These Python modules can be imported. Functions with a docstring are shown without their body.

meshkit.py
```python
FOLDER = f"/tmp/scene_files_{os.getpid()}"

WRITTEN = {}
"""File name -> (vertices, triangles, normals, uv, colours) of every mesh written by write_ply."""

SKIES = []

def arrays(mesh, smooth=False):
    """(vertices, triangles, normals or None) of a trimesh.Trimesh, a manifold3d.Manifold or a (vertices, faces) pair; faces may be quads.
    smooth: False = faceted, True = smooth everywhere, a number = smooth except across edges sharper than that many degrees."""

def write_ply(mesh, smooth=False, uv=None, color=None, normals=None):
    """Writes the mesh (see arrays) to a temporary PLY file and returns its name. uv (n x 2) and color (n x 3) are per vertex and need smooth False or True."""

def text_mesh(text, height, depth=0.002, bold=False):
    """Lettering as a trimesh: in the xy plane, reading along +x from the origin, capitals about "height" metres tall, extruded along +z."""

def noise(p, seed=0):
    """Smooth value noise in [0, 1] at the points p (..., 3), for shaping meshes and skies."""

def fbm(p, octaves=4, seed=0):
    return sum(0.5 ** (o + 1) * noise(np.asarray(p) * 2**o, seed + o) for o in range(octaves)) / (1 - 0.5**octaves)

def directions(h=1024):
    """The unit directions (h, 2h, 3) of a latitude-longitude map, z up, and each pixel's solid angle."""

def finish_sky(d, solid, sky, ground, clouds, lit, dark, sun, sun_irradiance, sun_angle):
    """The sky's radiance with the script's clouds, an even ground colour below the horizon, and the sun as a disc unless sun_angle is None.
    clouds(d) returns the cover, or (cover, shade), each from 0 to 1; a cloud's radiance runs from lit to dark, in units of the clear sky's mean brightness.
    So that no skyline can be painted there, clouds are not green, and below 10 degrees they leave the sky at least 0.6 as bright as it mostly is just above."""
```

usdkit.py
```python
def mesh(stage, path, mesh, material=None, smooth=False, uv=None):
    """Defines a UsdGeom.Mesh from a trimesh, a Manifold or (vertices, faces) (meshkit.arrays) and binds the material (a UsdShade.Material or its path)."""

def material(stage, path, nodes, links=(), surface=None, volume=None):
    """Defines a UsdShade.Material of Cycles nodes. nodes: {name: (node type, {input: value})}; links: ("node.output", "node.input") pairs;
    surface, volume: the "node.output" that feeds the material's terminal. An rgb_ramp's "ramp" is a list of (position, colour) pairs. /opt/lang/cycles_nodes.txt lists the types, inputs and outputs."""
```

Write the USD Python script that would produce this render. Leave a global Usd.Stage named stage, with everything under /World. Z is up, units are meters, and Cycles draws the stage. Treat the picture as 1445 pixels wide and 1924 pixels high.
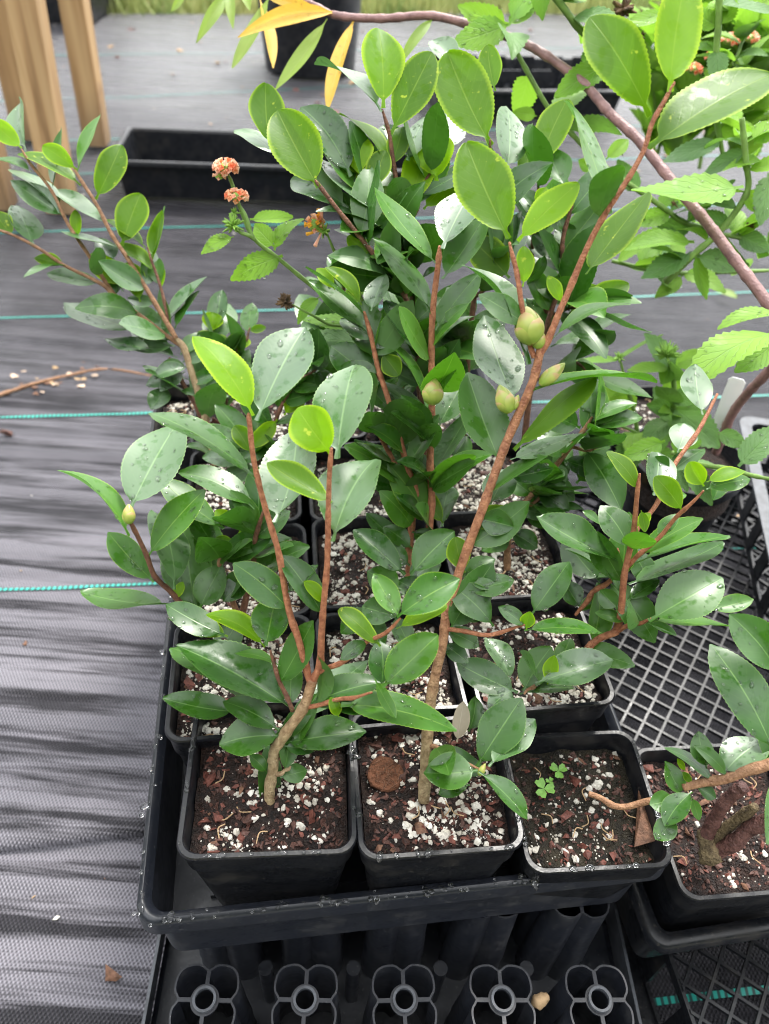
import math, random
import numpy as np, trimesh, usdkit, meshkit
from pxr import Usd, UsdGeom, UsdLux, UsdShade, Gf, Sdf
from shapely.geometry import Polygon, Point, box as sbox
from shapely import affinity
from shapely.ops import unary_union

stage = Usd.Stage.CreateInMemory()
UsdGeom.SetStageUpAxis(stage, UsdGeom.Tokens.z)
UsdGeom.SetStageMetersPerUnit(stage, 1.0)
UsdGeom.Xform.Define(stage, '/World')
UsdGeom.Scope.Define(stage, '/World/Looks')

# ---------------------------------------------------------------- camera, sky, sun, exposure
CAM = np.array([0.0, 0.0, 0.618])
PITCH, ROLL = 43.5, 4.0
FPX = 1445.0                      # focal length in photo pixels (photo is 1445 wide)
cam = UsdGeom.Camera.Define(stage, '/World/camera')
sp, cp = math.sin(math.radians(PITCH)), math.cos(math.radians(PITCH))
cr_, sr_ = math.cos(math.radians(ROLL)), math.sin(math.radians(ROLL))
FW = np.array([0, cp, -sp]); D0 = np.array([0, -sp, -cp]); R0 = np.array([1.0, 0, 0])
R_, DN = cr_ * R0 - sr_ * D0, sr_ * R0 + cr_ * D0
cam.AddTransformOp().Set(Gf.Matrix4d(*R_, 0, *(-DN), 0, *(-FW), 0, *CAM, 1))
cam.CreateHorizontalApertureAttr(7.3)
cam.CreateVerticalApertureAttr(7.3 * 1924 / 1445)
cam.CreateFocalLengthAttr(7.3)
cam.CreateFStopAttr(2.6)
cam.CreateFocusDistanceAttr(0.40)
cam.CreateClippingRangeAttr(Gf.Vec2f(0.01, 500))
cam.CreateExposureAttr(2.0)

SUN_EL, SUN_ROT = math.radians(58), math.radians(20)
dome = UsdLux.DomeLight.Define(stage, '/World/sky')
sky_m = usdkit.material(stage, '/World/Looks/sky_look', {
    's': ('sky_texture', {'sky_type': 'single_scattering', 'sun_disc': False, 'sun_elevation': SUN_EL, 'sun_rotation': SUN_ROT}),
    'tc': ('texture_coordinate', {}),
    'n': ('noise_texture', {'scale': 2.2, 'detail': 5.0, 'roughness': 0.55}),
    'r': ('map_range', {'from_min': 0.30, 'from_max': 0.62, 'to_min': 0.86, 'to_max': 1.0, 'clamp': True}),
    'n2': ('noise_texture', {'scale': 1.3, 'detail': 3.0}),
    'cr': ('rgb_ramp', {'ramp': [(0.3, (6.2, 6.4, 6.6)), (0.7, (10.8, 10.8, 10.8))]}),
    'mx': ('mix_color', {'use_clamp': False}), 'sx': ('separate_xyz', {}), 'gz': ('map_range', {'from_min': 0.0, 'from_max': 0.9, 'to_min': 0.85, 'to_max': 1.2, 'clamp': True}), 'gc': ('combine_color', {}), 'ov': ('mix_color', {'blend_type': 'multiply', 'fac': 1.0, 'use_clamp': False}),
    'bg': ('background_shader', {'strength': 0.10}),
}, [('tc.generated', 'n.vector'), ('tc.generated', 'n2.vector'), ('n.fac', 'r.value'), ('n2.fac', 'cr.fac'), ('r.result', 'mx.fac'),
    ('s.color', 'mx.a'), ('cr.color', 'ov.a'), ('tc.generated', 'sx.vector'), ('sx.z', 'gz.value'), ('gz.result', 'gc.r'), ('gz.result', 'gc.g'), ('gz.result', 'gc.b'), ('gc.color', 'ov.b'), ('ov.result', 'mx.b'), ('mx.result', 'bg.color')], surface='bg.background')
UsdShade.MaterialBindingAPI.Apply(dome.GetPrim()).Bind(sky_m)
dome.GetPrim().SetCustomDataByKey('kind', 'structure')
sun = UsdLux.DistantLight.Define(stage, '/World/sun')
sun.CreateNormalizeAttr(True) if hasattr(sun, 'CreateNormalizeAttr') else None
sun.CreateIntensityAttr(0.40)
sun.CreateAngleAttr(14.0)
sun.CreateColorAttr(Gf.Vec3f(1.0, 0.96, 0.9))
sun.AddRotateZOp().Set(-math.degrees(SUN_ROT))
sun.AddRotateXOp().Set(-(90 - math.degrees(SUN_EL)))

# ---------------------------------------------------------------- helpers

def at(x, y, d):
    """World point at depth d (metres along the optical axis) behind photo pixel x, y: used to lay plants and trays out in the round."""
    return CAM + d * (FW + R_ * (x - 722.5) / FPX + DN * (y - 962.0) / FPX)

def on(x, y, z):
    """World point at height z behind photo pixel x, y."""
    r = FW + R_ * (x - 722.5) / FPX + DN * (y - 962.0) / FPX
    return CAM + r * ((z - CAM[2]) / r[2])

def depth_of(p):
    return float(np.dot(np.asarray(p) - CAM, FW))

USED = {}
def numbered(parent, name):
    k = (parent, name); n = USED.get(k, 0); USED[k] = n + 1
    return f'{parent}/{name}' + (f'_{n:03d}' if n else '')

def data(prim, label=None, cat=None, group=None, kind=None):
    for k, v in (('label', label), ('category', cat), ('group', group), ('kind', kind)):
        if v: prim.SetCustomDataByKey(k, v)

GROUPS = {'camellia': 'young camellias in square pots', 'pot': 'nursery pots and containers', 'tray': 'black nursery trays', 'mesh tray': 'lattice trays', 'lantana': 'lantana plants', 'seedling': 'clover seedlings in the mossy pot', 'branch': 'plum-brown branches at the right'}
def thing(name, label, cat, group=None, loc=None, rz=0.0, kind=None):
    x = UsdGeom.Xform.Define(stage, numbered('/World', name))
    if loc is not None:
        x.AddTranslateOp().Set(Gf.Vec3d(*map(float, loc)))
        if rz: x.AddRotateZOp().Set(float(rz))
    data(x.GetPrim(), label, cat, group or GROUPS.get(cat), kind)
    return x.GetPrim()

def obj(name, mesh, mat, parent=None, smooth=False, uv=None, label=None, cat=None, group=None, kind=None):
    path = numbered(str(parent.GetPath()) if parent is not None else '/World', name)
    m = usdkit.mesh(stage, path, mesh, mat, smooth=smooth, uv=uv)
    data(m.GetPrim(), label, cat, group, kind)
    return m.GetPrim()

cat_ = trimesh.util.concatenate
def bx(sx, sy, sz, c, rz=0.0):
    m = trimesh.creation.box((sx, sy, sz)); 
    if rz: m.apply_transform(trimesh.transformations.rotation_matrix(rz, (0, 0, 1)))
    m.apply_translation(c); return m

def unit(v):
    v = np.asarray(v, float); return v / (np.linalg.norm(v) + 1e-12)

def spline(pts, n):
    """Catmull-Rom through the rows of pts, n samples per span."""
    p = np.asarray(pts, float)
    if len(p) == 2: 
        t = np.linspace(0, 1, n + 1)[:, None]; return p[0] * (1 - t) + p[1] * t
    q = np.vstack([2 * p[0] - p[1], p, 2 * p[-1] - p[-2]]); out = []
    for i in range(1, len(q) - 2):
        t = np.linspace(0, 1, n, endpoint=False)[:, None]
        a, b, c, d = q[i - 1], q[i], q[i + 1], q[i + 2]
        out.append(0.5 * ((2 * b) + (-a + c) * t + (2 * a - 5 * b + 4 * c - d) * t**2 + (-a + 3 * b - 3 * c + d) * t**3))
    out.append(p[-1:]); return np.vstack(out)

def tube(p, r, sides=9, knobs=0.0, seed=0):
    """Closed tapered tube along p with radii r; knobs makes the bark uneven."""
    p = np.asarray(p, float); n = len(p); r = np.broadcast_to(r, (n,)).astype(float)
    t = np.gradient(p, axis=0); t /= np.linalg.norm(t, axis=1, keepdims=True) + 1e-12
    ref = np.array([1.0, 0, 0]) if abs(t[0][0]) < 0.8 else np.array([0, 1.0, 0])
    a = np.cross(t, ref); a /= np.linalg.norm(a, axis=1, keepdims=True); b = np.cross(t, a)
    ang = np.arange(sides) * 2 * np.pi / sides
    rr = r[:, None] * np.ones(sides)
    if knobs:
        g = np.random.default_rng(seed)
        rr = rr * (1 + knobs * (g.random((n, 1)) - 0.5) * 1.6 + knobs * (g.random((n, sides)) - 0.5))
    v = p[:, None] + rr[..., None] * (np.cos(ang)[None, :, None] * a[:, None] + np.sin(ang)[None, :, None] * b[:, None])
    i, j = np.meshgrid(np.arange(n - 1), np.arange(sides), indexing='ij')
    k = (j + 1) % sides
    q = np.stack([i * sides + j, i * sides + k, (i + 1) * sides + k, (i + 1) * sides + j], -1).reshape(-1, 4)
    f = np.vstack([q[:, [0, 1, 2]], q[:, [0, 2, 3]]])
    vv = np.vstack([v.reshape(-1, 3), p[0] - t[0] * r[0] * 0.15, p[-1] + t[-1] * r[-1] * 0.4])
    s = np.arange(sides); e = (n - 1) * sides
    f = np.vstack([f, np.stack([np.full(sides, n * sides), (s + 1) % sides, s], 1), np.stack([np.full(sides, n * sides + 1), e + s, e + (s + 1) % sides], 1)])
    return trimesh.Trimesh(vv, f, process=False)

def rrect(hx, hy, r, n=6):
    """Rounded rectangle loop."""
    out = []
    for cx, cy, a0 in ((hx - r, hy - r, 0), (-hx + r, hy - r, 90), (-hx + r, -hy + r, 180), (hx - r, -hy + r, 270)):
        for k in range(n + 1):
            a = math.radians(a0 + 90 * k / n); out.append((cx + r * math.cos(a), cy + r * math.sin(a)))
    return np.array(out)

def loft(loops, cap0=True, cap1=True, close=False):
    """Skin through loops (each n x 3)."""
    L = [np.asarray(l, float) for l in loops]; n = len(L[0]); v = np.vstack(L); f = []
    m = len(L)
    for i in range(m if close else m - 1):
        a = i * n; b = ((i + 1) % m) * n
        for j in range(n):
            k = (j + 1) % n
            f += [(a + j, a + k, b + k), (a + j, b + k, b + j)]
    def cap(i, flip):
        nonlocal v
        c = len(v); v = np.vstack([v, L[i].mean(0)])
        for j in range(n):
            t = (c, i * n + j, i * n + (j + 1) % n); f.append(t[::-1] if flip else t)
    if not close:
        if cap0: cap(0, True)
        if cap1: cap(m - 1, False)
    return trimesh.Trimesh(v, np.array(f), process=False)

def rl(hx, hy, r, z, n=6):
    p = rrect(hx, hy, max(r, 1e-4), n); return np.column_stack([p, np.full(len(p), z)])

def place(mesh, loc, rz=0.0, rx=0.0, ry=0.0):
    m = mesh.copy()
    T = trimesh.transformations.euler_matrix(rx, ry, rz, 'sxyz'); T[:3, 3] = loc
    m.apply_transform(T); return m

# ---------------------------------------------------------------- materials
def look(name, nodes, links, surface='p.BSDF'):
    return usdkit.material(stage, '/World/Looks/' + name, nodes, links, surface=surface)

def dusty(name, col, rough, spec, dust=(0.05, 0.046, 0.042), amt=0.5):
    return look(name, {'g': ('geometry', {}), 'n': ('noise_texture', {'scale': 38.0, 'detail': 6.0, 'roughness': 0.72}), 'n2': ('noise_texture', {'scale': 420.0, 'detail': 2.0}), 'm': ('map_range', {'from_min': 0.54, 'from_max': 0.72, 'to_min': 0.0, 'to_max': amt, 'clamp': True}), 'm2': ('map_range', {'from_min': 0.66, 'from_max': 0.72, 'to_min': 0.0, 'to_max': 0.8, 'clamp': True}), 'mx': ('math', {'math_type': 'maximum'}), 'c': ('mix_color', {'a': col, 'b': dust}), 'ro': ('map_range', {'from_min': 0.35, 'from_max': 0.65, 'to_min': rough - 0.1, 'to_max': rough + 0.16, 'clamp': True}), 'b': ('bump', {'strength': 0.15, 'distance': 0.0006}), 'p': ('principled_bsdf', {'specular_ior_level': spec})}, [('g.position', 'n.vector'), ('g.position', 'n2.vector'), ('n.fac', 'm.value'), ('n2.fac', 'm2.value'), ('m.result', 'mx.value1'), ('m2.result', 'mx.value2'), ('mx.value', 'c.fac'), ('c.result', 'p.base_color'), ('n.fac', 'ro.value'), ('ro.result', 'p.roughness'), ('n2.fac', 'b.height'), ('b.normal', 'p.normal')])

def plain(name, col, rough=0.5, spec=0.5, var=0.25, scale=60.0, bump=0.0, bscale=400.0, dist=0.002, coat=0.0, col2=None, rvar=0.0):
    """Colour with a little noise and relief."""
    c2 = col2 or tuple(c * (1 + var) for c in col); c1 = tuple(c * (1 - var) for c in col) if col2 is None else col
    nodes = {'g': ('texture_coordinate', {}), 'n': ('noise_texture', {'scale': scale, 'detail': 4.0, 'roughness': 0.6}),
             'r': ('rgb_ramp', {'ramp': [(0.32, c1), (0.68, c2)]}),
             'p': ('principled_bsdf', {'roughness': rough, 'specular_ior_level': spec, 'coat_weight': coat, 'coat_roughness': 0.1})}
    links = [('g.object', 'n.vector'), ('n.fac', 'r.fac'), ('r.color', 'p.base_color')]
    if rvar:
        nodes['n3'] = ('noise_texture', {'scale': scale * 1.7, 'detail': 3.0}); nodes['rr'] = ('map_range', {'from_min': 0.35, 'from_max': 0.65, 'to_min': rough - rvar, 'to_max': rough + rvar, 'clamp': True})
        links += [('g.object', 'n3.vector'), ('n3.fac', 'rr.value'), ('rr.result', 'p.roughness')]
    if bump:
        nodes['n2'] = ('noise_texture', {'scale': bscale, 'detail': 3.0}); nodes['b'] = ('bump', {'strength': bump, 'distance': dist})
        links += [('g.object', 'n2.vector'), ('n2.fac', 'b.height'), ('b.normal', 'p.normal')]
    return look(name, nodes, links)

M = {}
M['plastic'] = dusty('black_plastic', (0.005, 0.0055, 0.007), 0.30, 0.32, (0.034, 0.031, 0.028), 0.5)
M['plastic_grey'] = dusty('worn_black_plastic', (0.010, 0.0115, 0.016), 0.38, 0.45, (0.05, 0.05, 0.052), 0.55)
M['plastic_edge'] = plain('scuffed_plastic_edge', (0.06, 0.065, 0.075), 0.45, 0.5, 0.4, 120, 0.2, 900, 0.0006)
M['soil'] = plain('potting_soil', (0.005, 0.0032, 0.0028), 0.62, 0.45, 0.5, 260, 1.0, 800, 0.004, col2=(0.034, 0.016, 0.011), rvar=0.25)
M['soil_mossy'] = plain('mossy_soil', (0.006, 0.0045, 0.003), 0.6, 0.45, 0.5, 150, 1.0, 900, 0.003, col2=(0.034, 0.026, 0.013), rvar=0.2)
M['perlite'] = plain('perlite', (0.36, 0.32, 0.26), 0.8, 0.2, 0.2, 110, 0.4, 900, 0.001, col2=(0.74, 0.71, 0.64))
M['bark_red'] = plain('red_bark_chip', (0.125, 0.042, 0.030), 0.6, 0.35, 0.5, 250, 0.6, 900, 0.001)
M['bark_brown'] = plain('brown_bark_chip', (0.15, 0.075, 0.045), 0.65, 0.35, 0.5, 250, 0.6, 900, 0.001)
M['bark_dark'] = plain('dark_bark_chip', (0.07, 0.032, 0.024), 0.6, 0.35, 0.5, 250, 0.6, 900, 0.001)
M['stem_red'] = plain('red_brown_stem', (0.21, 0.068, 0.034), 0.55, 0.4, 0.4, 350, 0.8, 1200, 0.0012, col2=(0.44, 0.185, 0.095))
M['stem_base'] = look('trunk_base_bark', {'g': ('geometry', {}), 's': ('separate_xyz', {}), 'n': ('noise_texture', {'scale': 300.0, 'detail': 4.0}), 'n2': ('noise_texture', {'scale': 1100.0, 'detail': 3.0}), 'nb': ('noise_texture', {'scale': 60.0, 'detail': 3.0}),
    'za': ('math', {'math_type': 'multiply_add', 'value2': 0.05}), 'm': ('map_range', {'from_min': 0.285, 'from_max': 0.345, 'to_min': 0.0, 'to_max': 1.0, 'clamp': True}),
    'r1': ('rgb_ramp', {'ramp': [(0.32, (0.20, 0.135, 0.065)), (0.68, (0.42, 0.32, 0.18))]}), 'r2': ('rgb_ramp', {'ramp': [(0.32, (0.21, 0.075, 0.036)), (0.68, (0.44, 0.20, 0.10))]}), 'x': ('mix_color', {}), 'b': ('bump', {'strength': 0.9, 'distance': 0.0013}), 'p': ('principled_bsdf', {'roughness': 0.6})},
    [('g.position', 's.vector'), ('g.position', 'n.vector'), ('g.position', 'n2.vector'), ('g.position', 'nb.vector'), ('nb.fac', 'za.value1'), ('s.z', 'za.value3'), ('za.value', 'm.value'), ('n.fac', 'r1.fac'), ('n.fac', 'r2.fac'), ('m.result', 'x.fac'), ('r1.color', 'x.a'), ('r2.color', 'x.b'), ('x.result', 'p.base_color'), ('n2.fac', 'b.height'), ('b.normal', 'p.normal')])
M['stem_brown'] = plain('brown_stem', (0.17, 0.080, 0.04), 0.6, 0.35, 0.4, 320, 0.8, 1000, 0.0012, col2=(0.36, 0.20, 0.11))
M['stem_grey'] = plain('grey_brown_trunk', (0.22, 0.14, 0.075), 0.65, 0.35, 0.4, 260, 0.9, 1000, 0.0014, col2=(0.42, 0.31, 0.18))
M['stem_dark'] = plain('dark_brown_stem', (0.085, 0.036, 0.024), 0.55, 0.4, 0.4, 300, 0.8, 1000, 0.0012, col2=(0.22, 0.10, 0.06))
M['stem_cut'] = plain('purplish_wet_stem', (0.045, 0.018, 0.016), 0.5, 0.4, 0.4, 300, 1.0, 800, 0.0014, col2=(0.15, 0.07, 0.06))
M['stem_green'] = plain('green_stem', (0.14, 0.24, 0.05), 0.5, 0.4, 0.25, 120, 0.3, 900, 0.0008)
M['stem_plum'] = plain('plum_branch', (0.15, 0.075, 0.072), 0.42, 0.5, 0.4, 120, 0.6, 600, 0.001, col2=(0.30, 0.165, 0.155))
M['knot'] = plain('mossy_knot', (0.06, 0.042, 0.025), 0.75, 0.3, 0.5, 260, 1.0, 600, 0.003, col2=(0.20, 0.15, 0.08))
M['bud'] = plain('flower_bud', (0.19, 0.27, 0.04), 0.35, 0.5, 0.3, 70, 0.15, 500, 0.0006, col2=(0.36, 0.34, 0.10))
M['bud_scale'] = look('bud_scale', {'a': ('attribute', {'attribute': 'st'}), 's': ('separate_xyz', {}), 'g': ('geometry', {}), 'n': ('noise_texture', {'scale': 220.0, 'detail': 3.0}), 'ad': ('math', {'math_type': 'multiply_add', 'value2': 0.35}), 'r': ('rgb_ramp', {'ramp': [(0.3, (0.17, 0.26, 0.035)), (0.85, (0.33, 0.36, 0.08)), (1.0, (0.40, 0.28, 0.12)), (1.12, (0.22, 0.10, 0.05))]}), 'p': ('principled_bsdf', {'roughness': 0.38})}, [('a.vector', 's.vector'), ('g.position', 'n.vector'), ('n.fac', 'ad.value1'), ('s.x', 'ad.value3'), ('ad.value', 'r.fac'), ('r.color', 'p.base_color')])
M['floret'] = look('orange_floret', {'g': ('texture_coordinate', {}), 'n': ('noise_texture', {'scale': 260.0, 'detail': 3.0}), 'r': ('rgb_ramp', {'ramp': [(0.35, (0.8, 0.22, 0.1)), (0.62, (0.85, 0.55, 0.34))]}), 'p': ('principled_bsdf', {'roughness': 0.5}), 't': ('translucent_bsdf', {}), 'x': ('mix_closure', {'fac': 0.45})}, [('g.object', 'n.vector'), ('n.fac', 'r.fac'), ('r.color', 'p.base_color'), ('r.color', 't.color'), ('p.BSDF', 'x.closure1'), ('t.BSDF', 'x.closure2')], surface='x.closure')
M['floret_pink'] = look('pink_floret', {'g': ('texture_coordinate', {}), 'n': ('noise_texture', {'scale': 260.0, 'detail': 3.0}), 'r': ('rgb_ramp', {'ramp': [(0.35, (0.85, 0.42, 0.3)), (0.62, (0.88, 0.68, 0.5))]}), 'p': ('principled_bsdf', {'roughness': 0.5}), 't': ('translucent_bsdf', {}), 'x': ('mix_closure', {'fac': 0.45})}, [('g.object', 'n.vector'), ('n.fac', 'r.fac'), ('r.color', 'p.base_color'), ('r.color', 't.color'), ('p.BSDF', 'x.closure1'), ('t.BSDF', 'x.closure2')], surface='x.closure')
M['floret_yellow'] = look('yellow_floret', {'g': ('texture_coordinate', {}), 'n': ('noise_texture', {'scale': 260.0, 'detail': 3.0}), 'r': ('rgb_ramp', {'ramp': [(0.35, (0.85, 0.42, 0.03)), (0.62, (0.88, 0.55, 0.08))]}), 'p': ('principled_bsdf', {'roughness': 0.5}), 't': ('translucent_bsdf', {}), 'x': ('mix_closure', {'fac': 0.45})}, [('g.object', 'n.vector'), ('n.fac', 'r.fac'), ('r.color', 'p.base_color'), ('r.color', 't.color'), ('p.BSDF', 'x.closure1'), ('t.BSDF', 'x.closure2')], surface='x.closure')
M['bract'] = plain('green_bract', (0.20, 0.36, 0.06), 0.5, 0.3, 0.3, 150, 0)
M['dried'] = plain('dried_head', (0.045, 0.03, 0.02), 0.8, 0.2, 0.5, 150, 0.4, 600, 0.001, col2=(0.14, 0.085, 0.04))
M['straw'] = plain('dry_straw', (0.40, 0.27, 0.15), 0.7, 0.3, 0.3, 200, 0)
M['litter'] = plain('pale_litter', (0.48, 0.36, 0.27), 0.7, 0.3, 0.35, 200, 0.3, 500, 0.001)
M['tag'] = plain('white_tag', (0.78, 0.79, 0.78), 0.35, 0.5, 0.03, 40, 0)
M['clover'] = plain('clover_leaf', (0.16, 0.34, 0.06), 0.5, 0.4, 0.2, 300, 0)
M['coir'] = plain('coir_disc', (0.13, 0.055, 0.030), 0.8, 0.2, 0.4, 300, 1.0, 700, 0.002)
M['grass'] = plain('grass_blade', (0.13, 0.20, 0.05), 0.6, 0.3, 0.4, 6, 0, col2=(0.36, 0.36, 0.13))
M['earth'] = plain('grassy_earth', (0.13, 0.10, 0.05), 0.9, 0.2, 0.4, 5, 0.5, 20, 0.03, col2=(0.22, 0.24, 0.10))
M['drop'] = look('water_drop', {'p': ('principled_bsdf', {'base_color': (1, 1, 1), 'roughness': 0.02, 'ior': 1.33, 'transmission_weight': 1.0})}, [])
M['timber'] = look('pale_timber', {
    'g': ('texture_coordinate', {}), 'm': ('mapping', {'scale': (60.0, 60.0, 2.2)}),
    'n': ('noise_texture', {'scale': 1.0, 'detail': 5.0, 'distortion': 0.6}), 'm2': ('mapping', {'scale': (8.0, 8.0, 1.2)}), 'n2': ('noise_texture', {'scale': 1.0, 'detail': 3.0}),
    'r': ('rgb_ramp', {'ramp': [(0.25, (0.20, 0.11, 0.045)), (0.45, (0.42, 0.26, 0.12)), (0.72, (0.56, 0.39, 0.20))]}),
    'r2': ('rgb_ramp', {'ramp': [(0.35, (0.78, 0.76, 0.74)), (0.65, (1, 1, 1))]}),
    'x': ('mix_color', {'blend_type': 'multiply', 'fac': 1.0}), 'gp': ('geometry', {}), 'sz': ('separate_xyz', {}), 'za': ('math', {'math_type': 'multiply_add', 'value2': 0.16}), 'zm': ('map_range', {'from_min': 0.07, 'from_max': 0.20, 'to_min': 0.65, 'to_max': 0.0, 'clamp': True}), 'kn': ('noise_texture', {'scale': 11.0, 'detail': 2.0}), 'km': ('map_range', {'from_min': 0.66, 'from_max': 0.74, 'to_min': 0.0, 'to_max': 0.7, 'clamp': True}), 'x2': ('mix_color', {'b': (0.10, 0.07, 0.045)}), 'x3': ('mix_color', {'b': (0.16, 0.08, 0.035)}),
    'b': ('bump', {'strength': 0.25, 'distance': 0.001}), 'p': ('principled_bsdf', {'roughness': 0.62})},
    [('g.object', 'm.vector'), ('m.vector', 'n.vector'), ('g.object', 'm2.vector'), ('m2.vector', 'n2.vector'), ('n.fac', 'r.fac'), ('n2.fac', 'r2.fac'),
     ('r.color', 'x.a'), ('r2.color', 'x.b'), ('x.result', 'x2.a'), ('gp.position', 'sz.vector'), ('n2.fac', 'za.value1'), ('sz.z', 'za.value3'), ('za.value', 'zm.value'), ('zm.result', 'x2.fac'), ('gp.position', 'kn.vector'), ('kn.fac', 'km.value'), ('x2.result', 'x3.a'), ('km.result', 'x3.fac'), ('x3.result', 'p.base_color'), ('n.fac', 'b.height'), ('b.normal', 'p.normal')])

# woven weed fabric: warp and weft as relief, wet and dry streaks as gloss
nodes = {
    'g': ('geometry', {}), 's': ('separate_xyz', {}),
    'mx': ('math', {'math_type': 'multiply', 'value2': 2 * math.pi / 0.0031}), 'my': ('math', {'math_type': 'multiply', 'value2': 2 * math.pi / 0.0044}),
    'sx': ('math', {'math_type': 'sine'}), 'sy': ('math', {'math_type': 'sine'}), 'w': ('math', {'math_type': 'multiply'}),
    'mp': ('mapping', {'scale': (3.0, 75.0, 1.0), 'rotation': (0, 0, -0.03)}), 'ns': ('noise_texture', {'scale': 1.0, 'detail': 5.0, 'roughness': 0.6}),
    'nf': ('noise_texture', {'scale': 14.0, 'detail': 5.0, 'roughness': 0.65}),
    'a1': ('math', {'math_type': 'multiply', 'value2': 0.6}), 'a2': ('math', {'math_type': 'multiply', 'value2': 0.9}), 'sum': ('math', {'math_type': 'add'}),
    'sum2': ('math', {'math_type': 'add'}),
    'wc': ('map_range', {'from_min': -1.0, 'from_max': 1.0, 'to_min': 0.0, 'to_max': 1.0}),
    'rc': ('rgb_ramp', {'ramp': [(0.25, (0.005, 0.005, 0.006)), (0.75, (0.026, 0.025, 0.030))]}),
    'pol': ('map_range', {'from_min': 0.35, 'from_max': 0.7, 'to_min': 0.0, 'to_max': 1.0, 'clamp': True}),
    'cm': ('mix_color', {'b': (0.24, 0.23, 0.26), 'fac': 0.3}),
    'rr': ('map_range', {'from_min': 0.36, 'from_max': 0.64, 'to_min': 0.13, 'to_max': 0.40, 'clamp': True}),
    'b': ('bump', {'strength': 0.9, 'distance': 0.0012}),
    'p': ('principled_bsdf', {'specular_ior_level': 0.5})}
links = [('g.position', 's.vector'), ('s.x', 'mx.value1'), ('s.y', 'my.value1'), ('mx.value', 'sx.value1'), ('my.value', 'sy.value1'), ('sx.value', 'w.value1'), ('sy.value', 'w.value2'),
    ('g.position', 'mp.vector'), ('mp.vector', 'ns.vector'), ('g.position', 'nf.vector'), ('w.value', 'a1.value1'), ('ns.fac', 'a2.value1'), ('a1.value', 'sum.value1'), ('a2.value', 'sum.value2'),
    ('w.value', 'wc.value'), ('wc.result', 'rc.fac'), ('nf.fac', 'pol.value'), ('rc.color', 'cm.a'), ('pol.result', 'sum2.value1'),
    ('cm.result', 'p.base_color'), ('ns.fac', 'rr.value'), ('rr.result', 'p.roughness'), ('sum.value', 'b.height'), ('b.normal', 'p.normal')]
nodes.pop('sum2'); links = [l for l in links if not l[1].startswith('sum2')]
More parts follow.
